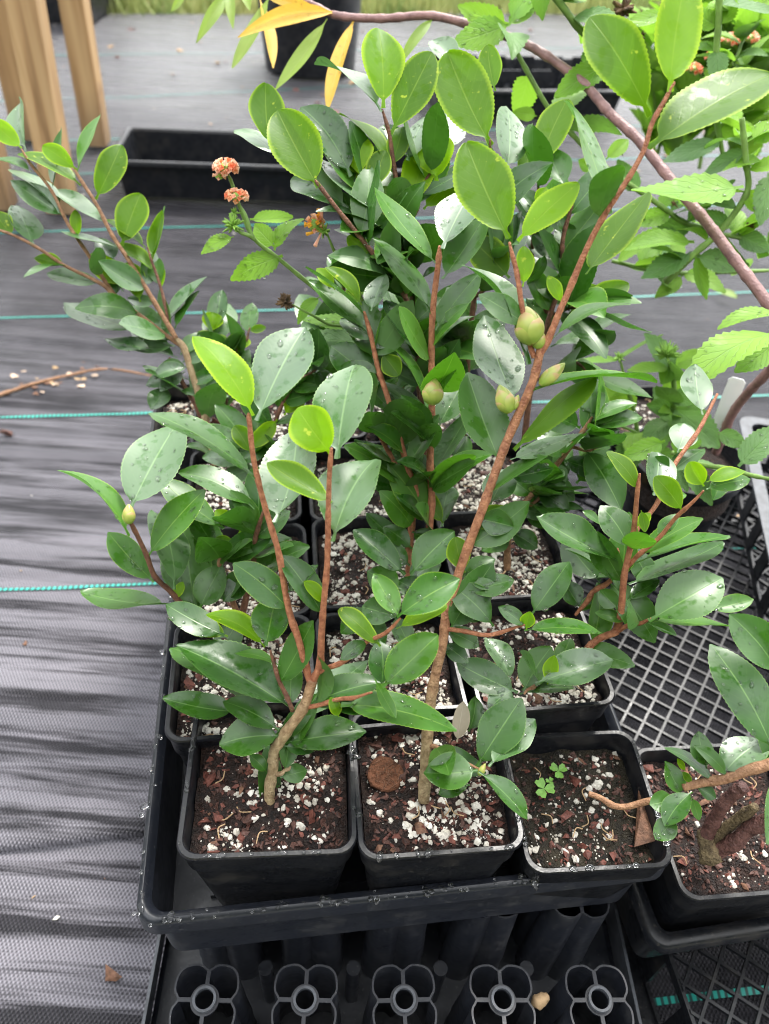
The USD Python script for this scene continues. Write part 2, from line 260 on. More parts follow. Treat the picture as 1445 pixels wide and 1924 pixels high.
# sky sheen along the wrinkles, put into the colour as pale streaks
nodes['wet'] = ('map_range', {'from_min': 1.55, 'from_max': 2.2, 'to_min': 0.16, 'to_max': 0.72, 'clamp': True}); links += [('s.y', 'wet.value'), ('wet.result', 'p.specular_ior_level')]
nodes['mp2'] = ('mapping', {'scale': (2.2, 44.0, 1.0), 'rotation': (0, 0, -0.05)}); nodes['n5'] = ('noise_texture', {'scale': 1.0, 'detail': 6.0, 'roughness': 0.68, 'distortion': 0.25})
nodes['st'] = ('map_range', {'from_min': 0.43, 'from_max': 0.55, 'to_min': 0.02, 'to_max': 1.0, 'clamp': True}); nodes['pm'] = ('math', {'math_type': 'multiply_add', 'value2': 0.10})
nodes['dry'] = ('map_range', {'from_min': 0.40, 'from_max': 1.05, 'to_min': 1.0, 'to_max': 0.10, 'clamp': True}); nodes['dm'] = ('math', {'math_type': 'multiply'}); nodes['tray_shade'] = ('map_range', {'from_min': -0.14, 'from_max': 0.10, 'to_min': 1.0, 'to_max': 0.08, 'clamp': True}); nodes['dxm'] = ('math', {'math_type': 'multiply'}); nodes['wv'] = ('map_range', {'from_min': -0.8, 'from_max': 0.7, 'to_min': 0.30, 'to_max': 1.0, 'clamp': True}); nodes['dm2'] = ('math', {'math_type': 'multiply'})  # dry: fade of the painted sheen; shade under the trays put into the colour
links += [('s.y', 'dry.value'), ('st.result', 'dm.value1'), ('dry.result', 'dxm.value1'), ('s.x', 'tray_shade.value'), ('tray_shade.result', 'dxm.value2'), ('dxm.value', 'dm.value2'), ('w.value', 'wv.value'), ('dm.value', 'dm2.value1'), ('wv.result', 'dm2.value2')]
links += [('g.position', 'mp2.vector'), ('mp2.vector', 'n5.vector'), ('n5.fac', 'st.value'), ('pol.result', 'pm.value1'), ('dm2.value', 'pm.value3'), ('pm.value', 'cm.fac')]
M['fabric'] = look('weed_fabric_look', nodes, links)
M['teal'] = look('teal_thread', {'g': ('geometry', {}), 's': ('separate_xyz', {}), 'm': ('math', {'math_type': 'multiply', 'value2': 2 * math.pi / 0.0052}), 'sn': ('math', {'math_type': 'sine'}),
    'r': ('map_range', {'from_min': -0.6, 'from_max': 0.2, 'to_min': 0.0, 'to_max': 1.0, 'clamp': True}), 'c': ('mix_color', {'a': (0.012, 0.05, 0.045), 'b': (0.02, 0.33, 0.27)}), 'p': ('principled_bsdf', {'roughness': 0.45})},
    [('g.position', 's.vector'), ('s.x', 'm.value1'), ('m.value', 'sn.value1'), ('sn.value', 'r.value'), ('r.result', 'c.fac'), ('c.result', 'p.base_color')])

def leaf_look(name, c1, c2, rib, edge, under, trans, rough=(0.2, 0.42), tcol=None, veins=9.0, vein_relief=0.15, spots=None, spec=0.5, edge_from=0.86, tan=0.0, vcol=0.05, ior=1.5, ribf=0.6, spots_=0.0):
    n = {
        'uv': ('attribute', {'attribute': 'st'}), 's': ('separate_xyz', {}), 'g': ('geometry', {}), 'oi': ('object_info', {}),
        'v0': ('math', {'math_type': 'subtract', 'value2': 0.5}), 'va': ('math', {'math_type': 'absolute'}), 'a': ('math', {'math_type': 'multiply', 'value2': 2.0}),
        'rib': ('map_range', {'from_min': 0.012, 'from_max': 0.05, 'to_min': 1.0, 'to_max': 0.0, 'clamp': True}),
        'edge': ('map_range', {'from_min': edge_from, 'from_max': 1.0, 'to_min': 0.0, 'to_max': 1.0, 'clamp': True}),
        'u1': ('math', {'math_type': 'multiply', 'value2': veins * 6.283}), 'a1': ('math', {'math_type': 'multiply', 'value2': -2.6 * 6.283}), 'ph': ('math', {'math_type': 'add'}),
        'sn': ('math', {'math_type': 'sine'}), 'vn': ('map_range', {'from_min': 0.82, 'from_max': 1.0, 'to_min': 0.0, 'to_max': 1.0, 'clamp': True}),
        'nz': ('noise_texture', {'scale': 60.0, 'detail': 4.0, 'roughness': 0.6}), 'nw': ('noise_texture', {'scale': 130.0, 'detail': 3.0, 'roughness': 0.5}),
        'nf': ('noise_texture', {'scale': 700.0, 'detail': 2.0}),
        'mixv': ('math', {'math_type': 'multiply_add', 'value2': 0.75, 'value3': 0.0}), 'rnd': ('math', {'math_type': 'multiply_add', 'value2': 0.55}),
        'ramp': ('rgb_ramp', {'ramp': [(0.25, c1), (0.8, c2)]}),
        'rv': ('math', {'math_type': 'multiply', 'value2': ribf}), 'sl': ('map_range', {'from_min': 0.34, 'from_max': 0.46, 'to_min': spec * 0.6, 'to_max': spec, 'clamp': True}), 'vv': ('math', {'math_type': 'multiply', 'value2': vcol}), 'mxv': ('math', {'math_type': 'maximum'}),
        'm1': ('mix_color', {'b': rib}), 'm2': ('mix_color', {'b': edge}), 'm3': ('mix_color', {'b': under}), 'bf': ('math', {'math_type': 'multiply', 'value2': 0.75}),
        'ro': ('map_range', {'from_min': 0.36, 'from_max': 0.46, 'to_min': rough[0], 'to_max': rough[1], 'clamp': True}),
        'hb': ('math', {'math_type': 'multiply_add', 'value2': -1.0}), 'nfm': ('math', {'math_type': 'multiply', 'value2': 0.25}),
        'b': ('bump', {'strength': vein_relief, 'distance': 0.0006}),
        'p': ('principled_bsdf', {'ior': ior}), 't': ('translucent_bsdf', {}), 'tc': ('mix_color', {'blend_type': 'multiply', 'fac': 0.0, 'b': (1, 1, 1)}), 'mc': ('mix_closure', {'fac': trans})}
    l = [('uv.vector', 's.vector'), ('s.y', 'v0.value1'), ('v0.value', 'va.value1'), ('va.value', 'a.value1'), ('a.value', 'rib.value'), ('a.value', 'edge.value'),
         ('s.x', 'u1.value1'), ('a.value', 'a1.value1'), ('u1.value', 'ph.value1'), ('a1.value', 'ph.value2'), ('ph.value', 'sn.value1'), ('sn.value', 'vn.value'),
         ('g.position', 'nz.vector'), ('g.position', 'nw.vector'), ('g.position', 'nf.vector'), ('nz.fac', 'mixv.value1'), ('oi.random', 'rnd.value1'), ('mixv.value', 'rnd.value3'), ('rnd.value', 'ramp.fac'),
         ('rib.result', 'rv.value1'), ('vn.result', 'vv.value1'), ('rv.value', 'mxv.value1'), ('vv.value', 'mxv.value2'),
         ('ramp.color', 'm1.a'), ('mxv.value', 'm1.fac'), ('m1.result', 'm2.a'), ('edge.result', 'm2.fac'), ('m2.result', 'm3.a'), ('g.backfacing', 'bf.value1'), ('bf.value', 'm3.fac'),
         ('m3.result', 'p.base_color'), ('nw.fac', 'ro.value'), ('ro.result', 'p.roughness'), ('mxv.value', 'hb.value1'), ('nf.fac', 'nfm.value1'), ('nfm.value', 'hb.value3'), ('hb.value', 'b.height'), ('b.normal', 'p.normal'),
         ('p.BSDF', 'mc.closure1'), ('t.BSDF', 'mc.closure2')]
    if tcol:
        n['tm'] = ('mix_color', {'b': tcol, 'fac': 0.8}); l += [('m2.result', 'tm.a'), ('tm.result', 't.color')]
    else:
        l += [('m2.result', 't.color')]
    n.pop('tc'); l += [('nw.fac', 'sl.value'), ('sl.result', 'p.specular_ior_level')]
    if spots_:   # pale yellow flecks of the young leaves
        n['ny'] = ('noise_texture', {'scale': 190.0, 'detail': 3.0, 'roughness': 0.6}); n['ty'] = ('map_range', {'from_min': 0.66, 'from_max': 0.72, 'to_min': 0.0, 'to_max': spots_, 'clamp': True}); n['my'] = ('mix_color', {'b': (0.55, 0.60, 0.06)})
        l = [(('my.result' if a == 'm2.result' else a), b) for a, b in l] + [('m2.result', 'my.a'), ('g.position', 'ny.vector'), ('ny.fac', 'ty.value'), ('ty.result', 'my.fac')]
    if tan:   # brown tips and specks of ageing
        n['ns2'] = ('noise_texture', {'scale': 260.0, 'detail': 3.0}); n['th'] = ('map_range', {'from_min': 0.62, 'from_max': 0.7, 'to_min': 0.0, 'to_max': tan, 'clamp': True}); n['m4'] = ('mix_color', {'b': (0.25, 0.12, 0.03)})
        l = [x for x in l if x != ('m3.result', 'p.base_color')] + [('g.position', 'ns2.vector'), ('ns2.fac', 'th.value'), ('th.result', 'm4.fac'), ('m3.result', 'm4.a'), ('m4.result', 'p.base_color')]
    return look(name, n, l, surface='mc.closure')

M['y'] = leaf_look('young_leaf', (0.052, 0.145, 0.003), (0.140, 0.285, 0.005), (0.26, 0.38, 0.03), (0.36, 0.52, 0.02), (0.11, 0.24, 0.012), 0.42, (0.30, 0.45), tcol=(0.30, 0.60, 0.004), vein_relief=0.3, spec=0.25, edge_from=0.78, ribf=0.40, spots_=0.6, vcol=0.09)
M['o'] = leaf_look('olive_young_leaf', (0.026, 0.080, 0.003), (0.070, 0.155, 0.007), (0.20, 0.30, 0.04), (0.30, 0.44, 0.03), (0.07, 0.15, 0.012), 0.34, (0.30, 0.45), tcol=(0.17, 0.40, 0.004), vein_relief=0.3, spec=0.25, edge_from=0.82, ribf=0.5, spots_=0.6, vcol=0.09)
M['m'] = leaf_look('green_leaf', (0.022, 0.090, 0.010), (0.060, 0.160, 0.018), (0.19, 0.33, 0.06), (0.24, 0.38, 0.05), (0.07, 0.15, 0.03), 0.20, (0.18, 0.40), tcol=(0.13, 0.42, 0.01), edge_from=0.94)
M['d'] = leaf_look('dark_leaf', (0.010, 0.050, 0.005), (0.036, 0.106, 0.011), (0.13, 0.25, 0.06), (0.12, 0.23, 0.04), (0.055, 0.12, 0.03), 0.10, (0.20, 0.38), tcol=(0.08, 0.30, 0.01), edge_from=0.96, spec=0.60, ior=1.5)
M['w'] = leaf_look('wet_leaf', (0.018, 0.066, 0.014), (0.046, 0.118, 0.026), (0.16, 0.28, 0.09), (0.16, 0.28, 0.07), (0.06, 0.13, 0.04), 0.08, (0.27, 0.44), tcol=(0.10, 0.32, 0.02), edge_from=0.95, spec=0.85, ior=1.65)
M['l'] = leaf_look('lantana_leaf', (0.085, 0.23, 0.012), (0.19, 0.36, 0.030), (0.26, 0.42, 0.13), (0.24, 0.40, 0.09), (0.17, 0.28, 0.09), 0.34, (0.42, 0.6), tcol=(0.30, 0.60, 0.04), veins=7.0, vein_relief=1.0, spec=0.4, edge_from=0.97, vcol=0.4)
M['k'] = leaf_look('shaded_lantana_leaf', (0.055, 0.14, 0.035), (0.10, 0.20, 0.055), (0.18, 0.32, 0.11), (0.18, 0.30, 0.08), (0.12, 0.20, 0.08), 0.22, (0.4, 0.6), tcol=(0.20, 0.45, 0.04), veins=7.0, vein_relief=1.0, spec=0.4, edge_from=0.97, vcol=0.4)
M['g'] = leaf_look('hanging_leaf', (0.12, 0.22, 0.03), (0.21, 0.31, 0.05), (0.36, 0.42, 0.14), (0.28, 0.36, 0.08), (0.18, 0.26, 0.08), 0.34, (0.4, 0.55), tcol=(0.36, 0.55, 0.05), veins=12.0, vein_relief=0.5, edge_from=0.97, vcol=0.2)
M['e'] = leaf_look('yellowing_leaf', (0.52, 0.31, 0.03), (0.70, 0.46, 0.09), (0.70, 0.52, 0.22), (0.62, 0.34, 0.05), (0.62, 0.42, 0.12), 0.34, (0.4, 0.55), tcol=(0.85, 0.52, 0.04), veins=12.0, vein_relief=0.5, edge_from=0.95, tan=0.8, vcol=0.2)
M['b'] = leaf_look('dry_leaf', (0.20, 0.17, 0.12), (0.36, 0.32, 0.24), (0.4, 0.36, 0.28), (0.30, 0.26, 0.18), (0.3, 0.26, 0.2), 0.15, (0.5, 0.7), veins=9.0, vein_relief=0.6)

# ---------------------------------------------------------------- leaves
def profile(kind, t):
    t = np.clip(t, 1e-6, 1)
    if kind == 'camellia':
        f = np.sin(np.pi * t**0.92)**0.68
        return f * (1 - 0.30 * np.clip((t - 0.90) / 0.10, 0, 1)**1.2) * np.clip(t / 0.05, 0.05, 1)**0.35
    if kind == 'young':
        return np.sin(np.pi * t**1.08)**0.60 * np.clip(t / 0.06, 0.05, 1)**0.5
    if kind == 'lantana':
        f = (t**0.55) * (1 - t)**0.85; return f / 0.4475
    f = (t**0.7) * (1 - t)**0.85; return f / 0.378

def leaf_mesh(B, T, width, N, kind='camellia', bow=0.05, fold=0.22, twist=0.0, teeth=24, tooth=0.02, nt=None, ns=3, seed=0, wave=0.02, ovate=0.0):
    g = np.random.default_rng(seed)
    B = B - (T - B) * 0.035
    A = T - B; L = np.linalg.norm(A); A = A / L
    N = unit(N - A * np.dot(N, A)); Wd = np.cross(N, A)
    nt = nt or (2 * teeth + 2)
    t = np.linspace(0, 1, nt + 1); s = np.linspace(-1, 1, 2 * ns + 1)
    pt = 0.08                                         # petiole share
    tb = np.clip((t - pt) / (1 - pt), 0, 1)
    hw = profile(kind, np.where(tb <= 0, 1e-6, tb**(1 + ovate))) * width / 2
    g0 = np.random.default_rng(seed + 7)                 # no two outlines alike
    hw = hw * (1 + 0.05 * np.sin(tb * g0.uniform(4, 9) + g0.uniform(0, 6.28)) * np.sin(np.pi * tb))
    hw = np.maximum(hw, width * 0.042 * (1.25 - 0.5 * np.clip(t / 0.12, 0, 1)))
    if teeth:
        ph = (np.arange(nt + 1) % 2)
        hw = np.where((tb > 0.12) & (tb < 0.985), hw + (ph - 0.5) * tooth * width * (1.15 - 0.5 * tb), hw)
    k1, k2, k3 = g.uniform(0, 6.28, 3)
    P = np.zeros((nt + 1, 2 * ns + 1, 3))
    for j, sv in enumerate(s):
        off = fold * np.abs(sv)**1.5 * hw + wave * width * np.sin(tb * 7 + k1 + (1.5 if sv > 0 else 0)) * sv * sv
        tw = twist * (tb - 0.3)
        side = hw * sv
        P[:, j] = (B + A * (L * t)[:, None] + Wd * (side * np.cos(tw))[:, None] + N * (off + bow * L * 4 * t * (1 - t) + side * np.sin(tw))[:, None]
                   + Wd * (0.03 * L * np.sin(np.pi * t) * math.sin(k2))[:, None])
    i, j = np.meshgrid(np.arange(nt), np.arange(2 * ns), indexing='ij'); w = 2 * ns + 1
    q = np.stack([i * w + j, (i + 1) * w + j, (i + 1) * w + j + 1, i * w + j + 1], -1).reshape(-1, 4)
    # front (normal along N): A x Wd order
    f = np.vstack([q[:, [0, 1, 2]], q[:, [0, 2, 3]]])
    uv = np.stack(np.meshgrid(tb, (s + 1) / 2, indexing='ij'), -1).reshape(-1, 2)
    v = P.reshape(-1, 3)
    n0 = np.cross(v[f[:, 1]] - v[f[:, 0]], v[f[:, 2]] - v[f[:, 0]]).sum(0)
    if np.dot(n0, N) < 0: f = f[:, ::-1]
    return (v, f), uv, P

def stable(*a):
    h = 2166136261
    for x in a:
        h = ((h ^ (int(x * 7) & 0xFFFFFFFF)) * 16777619) & 0xFFFFFFFF
    return h

class Plant:
    def __init__(self, name, label, cat, group=None, root=None):
        self.o = thing(name, label, cat, group); self.px = []; self.n = 0; self.drops = []
        self.stems3 = []
    def stem(self, pts, d0, d1, r0, r1, mat='stem_red', name='branch', knobs=0.05, sides=11, nodes=True, tip=0.55):
        """pts in photo pixels, depths from d0 to d1, radii in photo pixels."""
        p2 = spline(np.array(pts, float), 10)
        s = np.concatenate([[0], np.cumsum(np.linalg.norm(np.diff(p2, axis=0), axis=1))]); s /= s[-1]
        d = d0 + (d1 - d0) * s; P = np.array([at(x, y, q) for (x, y), q in zip(p2, d)])
        k_ = {'stem_grey': 0.86, 'stem_base': 0.80, 'stem_cut': 0.95, 'knot': 0.9, 'stem_plum': 0.80, 'stem_green': 0.85}.get(mat, 0.74)
        r = (r0 + (r1 - r0) * s) / FPX * d * k_
        g = np.random.default_rng(stable(*p2[0]) + 1)   # a little crooked, as grown
        if len(P) > 12 and mat != 'knot': P = P + (np.sin(np.outer(s * g.uniform(6, 11), [1.0, 1.1, 0.9]) + g.uniform(0, 6.28, 3)) * np.sin(np.pi * s)[:, None]) * 0.0007
        if nodes and len(s) > 16:
            g = np.random.default_rng(stable(*p2[0])); tot = np.linalg.norm(np.diff(P, axis=0), axis=1).sum(); n = max(2, int(tot / 0.021))
            for c in (np.arange(n) + g.uniform(0.2, 0.8, n)) / n: r = r * (1 + 0.16 * np.exp(-((s - c) * tot / 0.0022)**2))
        if r1 < 8: r[-8:] *= np.linspace(1.0, tip, 8)
        self.px.append(np.column_stack([p2, d])); self.stems3.append(P)
        obj(name, tube(P, r, sides, knobs, stable(*p2[0])), M[mat], self.o, smooth=True)
        return self
    def depth(self, x, y):
        a = np.vstack(self.px); k = np.argmin((a[:, 0] - x)**2 + (a[:, 1] - y)**2); return a[k, 2]
    def leaf(self, bx_, by, tx, ty, w, t='d', dd=None, d=None, up=True, under=False, kind=None, bow=None, name='leaf', drops=True, ratio=None, fold=None):
        sd = stable(bx_, by, tx, ty); g = np.random.default_rng(sd)
        d = self.depth(bx_, by) if d is None else d
        lpx = math.hypot(tx - bx_, ty - by); L = lpx / FPX * d
        if dd is None:
            k = {'w': 0.62, 'd': 0.28, 'm': 0.15, 'y': 0.05, 'o': 0.05}.get(t, 0.15)
            dd = k * L * (by - ty) / lpx + g.normal(0, 0.07) * L
        B = at(bx_, by, d); T = at(tx, ty, d + dd); Lr = np.linalg.norm(T - B)
        A = (T - B) / Lr; view = unit(CAM - (B + T) / 2); W0 = unit(np.cross(A, view)); N0 = np.cross(W0, A)
        if np.dot(N0, view) < 0: N0 = -N0
        kind = kind or ('lantana' if t in 'lk' else 'peach' if t in 'ge' else 'camellia')
        ratio = ratio or {'camellia': 0.46, 'lantana': 0.5, 'peach': 0.2}[kind]
        wa = w / FPX * (d + dd / 2)
        mind = {'w': 32, 'd': 22, 'm': 18}.get(t, 10)
        wr = max(ratio * Lr, wa / math.cos(math.radians(mind))); wr = min(wr, max(0.75 * Lr, wa))
        roll = math.acos(min(1.0, wa / wr))
        c1, c2 = N0 * math.cos(roll) + W0 * math.sin(roll), N0 * math.cos(roll) - W0 * math.sin(roll)
        N = c1 if (c1[2] > c2[2]) == up else c2
        if under: N = -N
        par = {'camellia': (25, 0.020), 'lantana': (11, 0.06), 'peach': (0, 0)}[kind]
        small = lpx < 45
        mesh, uv, P = leaf_mesh(B, T, wr, N, 'young' if kind == 'camellia' and t in 'yo' and w > 30 else kind, bow=g.uniform(-0.04, 0.12) if bow is None else bow, fold=(g.uniform(0.04, 0.42) if kind != 'peach' else 0.35) if fold is None else fold,
                                twist=g.uniform(-0.5, 0.5), wave=g.uniform(0.01, 0.05), teeth=0 if small else par[0], tooth=par[1], nt=12 if small else (None if par[0] else 20), ns=3, seed=sd, ovate=g.uniform(-0.1, 0.15) if kind == 'camellia' else 0)
        obj(name, mesh, M[t], self.o, smooth=True, uv=uv)
        if drops and t in 'dwmlk' and lpx > 55 and w > 26:
            c = 30 if t == 'w' else 18
            for _ in range(g.integers(c // 2, c)):
                i = int(g.integers(5, P.shape[0] - 4)); j = int(g.integers(0, P.shape[1] - 1)); f = g.random()
                p = P[i, j] * (1 - f) + P[i, j + 1] * f
                n = np.cross(P[i + 1, j] - P[i, j], P[i, j + 1] - P[i, j]); n = unit(n)
                if np.dot(n, N) < 0: n = -n
                self.drops.append((p, n, g.uniform(0.0003, 0.0010) * (1 if g.random() < 0.9 else 1.7), g.uniform(0, 6.28)))
        return self
    def leaves(self, rows):
        for r in rows:
            kw = r[6] if len(r) > 6 else {}
            self.leaf(*r[:6], **kw)
        return self
    def fill(self, n, seed, size=(0.032, 0.052), kinds='ddmdw', lo=0.0, hi=1.0, kind='camellia', spread=1.0, away=0.0):
        """More foliage along the stems, each leaf set on its stem."""
        g = np.random.default_rng(seed)
        for _ in range(int(n * 1.0) if kind == 'camellia' else n):
            P = self.stems3[int(g.integers(len(self.stems3)))]
            k = int(np.clip(g.uniform(lo, hi), 0, 1) * (len(P) - 1)); B = P[k]
            T = unit(P[min(k + 1, len(P) - 1)] - P[max(k - 1, 0)])
            a = g.uniform(0, 2 * np.pi); e1 = unit(np.cross(T, [0.3, 0.9, 0.1])); e2 = np.cross(T, e1)
            D = unit(math.cos(a) * e1 + math.sin(a) * e2 + T * g.uniform(0.3, 1.1) + np.array([0, away, 0.35]))
            L = g.uniform(*size); t = kinds[int(g.integers(len(kinds)))]
            N = unit(np.array([0, 0, 1.0]) + g.normal(0, 0.35, 3))
            mesh, uv, _ = leaf_mesh(B, B + D * L * spread, L * g.uniform(0.4, 0.5) * (1.15 if kind == 'lantana' else 1), N, kind, bow=g.uniform(-0.03, 0.14), fold=g.uniform(0.05, 0.4), wave=g.uniform(0.01, 0.05), teeth=10 if kind == 'lantana' else 16, tooth=0.06 if kind == 'lantana' else 0.02, ns=2, seed=int(g.integers(1 << 30)), twist=g.uniform(-0.3, 0.3))
            obj('leaf', mesh, M[t], self.o, smooth=True, uv=uv)
        return self
    def bud(self, x, y, w, h, ang=0.0, d=None, mat='bud'):
        """Fat bud with overlapping scales."""
        d = self.depth(x, y) if d is None else d; k = d / FPX
        ax = unit(-DN * math.cos(ang) + R_ * math.sin(ang)); e1 = unit(np.cross(ax, FW)); e2 = np.cross(ax, e1)
        z = np.linspace(0, 1, 13); r = 0.5 * w * k * np.array([math.sin(math.pi * min(1, 0.06 + 0.92 * t**0.85))**0.75 for t in z])
        c = at(x, y, d) - ax * h * k * 0.5
        th = np.arange(20) * 2 * np.pi / 20
        def ring(q, zz, grow): return c + ax * h * k * zz + (q * grow)[:, None] * (np.cos(th)[:, None] * e1 + np.sin(th)[:, None] * e2)
        core = loft([ring(np.full(20, q), zz, 1.0) for q, zz in zip(r, z)])
        b = obj('bud', core, M[mat], self.o, smooth=True)
        for m in range(5):                           # scales
            a0 = m * 2.4; top = (0.5, 0.62, 0.75, 0.86, 0.97)[m]
            rows = []; zz = np.linspace(0.02, top, 9); half = np.sqrt(np.clip(1 - (zz / top)**3, 0, 1)) * 1.25
            for q, hh in zip(zz, half):
                rr = np.interp(q, z, r) * (1.09 - 0.012 * m); aa = a0 + np.linspace(-1, 1, 8) * hh
                rows.append(c + ax * h * k * q + rr * (np.cos(aa)[:, None] * e1 + np.sin(aa)[:, None] * e2))
            v = np.vstack(rows); i, j = np.meshgrid(np.arange(8), np.arange(7), indexing='ij')
            f = np.stack([i * 8 + j, i * 8 + j + 1, (i + 1) * 8 + j + 1, (i + 1) * 8 + j], -1).reshape(-1, 4)
            obj('scale', (v, f), M['bud_scale'], b, smooth=True, uv=np.stack(np.meshgrid(np.linspace(0, 1, 9), np.linspace(0, 1, 8), indexing='ij'), -1).reshape(-1, 2))
        return self
    def done(self):
        if self.drops:
            base = trimesh.creation.icosphere(subdivisions=2); V, F = np.array(base.vertices), np.array(base.faces); vs, fs = [], []
            for p, n, r, a in self.drops:
                e1 = unit(np.cross(n, [0.31, 0.2, 0.93])); e2 = np.cross(n, e1); u = e1 * math.cos(a) + e2 * math.sin(a); w = np.cross(n, u)
                v = p + n * 0.0001 + (V[:, :1] * r * 1.35) * u + (V[:, 1:2] * r * 0.95) * w + (V[:, 2:] * r * 0.5) * n
                fs.append(F + sum(len(x) for x in vs)); vs.append(v)
            obj('water_drops', (np.vstack(vs), np.vstack(fs)), M['drop'], self.o, smooth=True, kind='stuff')
        return self

# ================================================================ SETTING
def line_y(p, q):
    a, b = on(*p, 0.0), on(*q, 0.0); k = (b[1] - a[1]) / (b[0] - a[0]); return a[1] - k * a[0], k
def relief(x, y):
    """Height of the wrinkled fabric."""
    x = np.asarray(x, float); y = np.asarray(y, float); z0 = np.zeros_like(x)
    yy = y - 0.035 * x + 0.006 * np.sin(5 * x + 1.0)
    near = np.clip((1.35 - y) / 0.9, 0.10, 1)
    def fold(fx, fy, sd):
        n = meshkit.noise(np.stack([x * fx, yy * fy, z0], -1), sd); return 1 - np.abs(2 * n - 1)**0.8
    a = fold(2.4, 30.0, 3); a2 = fold(3.6, 62.0, 4)
    b = meshkit.noise(np.stack([x * 1.3 + 9, yy * 14.0, z0], -1), 5) - 0.5
    c = meshkit.noise(np.stack([x * 1.1 + 3, y * 4.0, z0], -1), 8) - 0.5
    return (-0.0085 * a - 0.0040 * a2 + 0.006) * near + 0.007 * b * (0.5 + 0.5 * near) + 0.010 * c
xs = np.linspace(-2.6, 3.0, 300)
ys = np.concatenate([np.arange(-0.25, 1.3, 0.0042), np.geomspace(1.3, 3.96, 170)])
X, Y = np.meshgrid(xs, ys, indexing='xy'); far = 3.33 + 0.322 * X; Y = np.where(Y > 1.3, 1.3 + (Y - 1.3) * (far - 1.3) / 2.66, Y); Z = relief(X, Y)   # the far edge runs askew
nx, ny = len(xs), len(ys)
i, j = np.meshgrid(np.arange(ny - 1), np.arange(nx - 1), indexing='ij')
q = np.stack([i * nx + j, i * nx + j + 1, (i + 1) * nx + j + 1, (i + 1) * nx + j], -1).reshape(-1, 4)
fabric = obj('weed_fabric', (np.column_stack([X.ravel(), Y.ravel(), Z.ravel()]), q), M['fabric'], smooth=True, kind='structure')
for p0, p1, w in (((0, 1117), (170, 1107), 0.0042), ((0, 788), (1270, 750), 0.0042), ((0, 598), (1300, 553), 0.0042), ((70, 437), (420, 424), 0.0042), ((0, 332), (210, 326), 0.004), ((180, 262), (1250, 235), 0.004), ((200, 104), (1000, 92), 0.0035), ((1320, 1882), (1440, 1868), 0.005), ((185, 185), (900, 150), 0.0035)):
    c0, k = line_y(p0, p1); x = np.linspace(-1.6, 1.6, 420); y = c0 + k * x + 0.0015 * np.sin(9 * x)
    up = relief(x, y) + 0.0016; lo = relief(x, y + w) + 0.0016
    v = np.vstack([np.column_stack([x, y, up]), np.column_stack([x, y + w, lo])]); n = len(x); i = np.arange(n - 1)
    obj('marker_stripe', (v, np.stack([i, i + 1, n + i + 1, n + i], -1)), M['teal'], fabric)
# overlap seam of the fabric near the front left
c0, k = line_y((0, 1592), (262, 1566))
x = np.linspace(-1.2, 1.2, 300); y = c0 + k * x + 0.003 * np.sin(6 * x)
rows = [(0.0, 0.0004), (0.0, 0.0055), (0.005, 0.0065), (0.02, 0.0052), (0.05, 0.0012)]
v = np.vstack([np.column_stack([x, y + dy, relief(x, y + dy) + dz]) for dy, dz in rows]); n = len(x)
i, j = np.meshgrid(np.arange(len(rows) - 1), np.arange(n - 1), indexing='ij'); obj('fabric_seam', (v, np.stack([i * n + j, i * n + j + 1, (i + 1) * n + j + 1, (i + 1) * n + j], -1).reshape(-1, 4)), M['fabric'], fabric, smooth=True)

g = np.random.default_rng(5)
gx, gy = np.linspace(-60, 60, 90), np.concatenate([np.linspace(-30, -1, 20), np.linspace(0, 6, 60), np.geomspace(6.3, 90, 40)])
X, Y = np.meshgrid(gx, gy); nx = len(gx); ny = len(gy)
Z = np.where((Y > 4.0), 0.05 * meshkit.noise(np.stack([X * 3, Y * 3, 0 * X], -1), 2) - 0.012, -0.02)
i, j = np.meshgrid(np.arange(ny - 1), np.arange(nx - 1), indexing='ij')
obj('ground', (np.column_stack([X.ravel(), Y.ravel(), Z.ravel()]), np.stack([i * nx + j, i * nx + j + 1, (i + 1) * nx + j + 1, (i + 1) * nx + j], -1).reshape(-1, 4)), M['earth'], smooth=True, kind='structure')
n = 14000; px_ = g.uniform(-2.4, 2.6, n); py_ = 3.29 + 0.322 * px_ + g.gamma(1.4, 0.35, n); h = g.uniform(0.03, 0.11, n); a = g.uniform(0, 6.28, n); w = g.uniform(0.003, 0.006, n)
lean = g.normal(0, 0.03, (n, 2)); keep = meshkit.noise(np.stack([px_ * 3, py_ * 3, 0 * px_], -1), 6) > 0.32
px_, py_, h, a, w, lean = (q[keep] for q in (px_, py_, h, a, w, lean)); n = len(px_)
b0 = np.column_stack([px_ - w * np.cos(a), py_ - w * np.sin(a), np.full(n, -0.02)]); b1 = np.column_stack([px_ + w * np.cos(a), py_ + w * np.sin(a), np.full(n, -0.02)]); tp = np.column_stack([px_ + lean[:, 0], py_ + lean[:, 1], h])
obj('grass', (np.vstack([b0, b1, tp]), np.column_stack([np.arange(n), np.arange(n) + n, np.arange(n) + 2 * n])), M['grass'], label='rough grass and straw along the far fabric edge', cat='grass', kind='stuff')

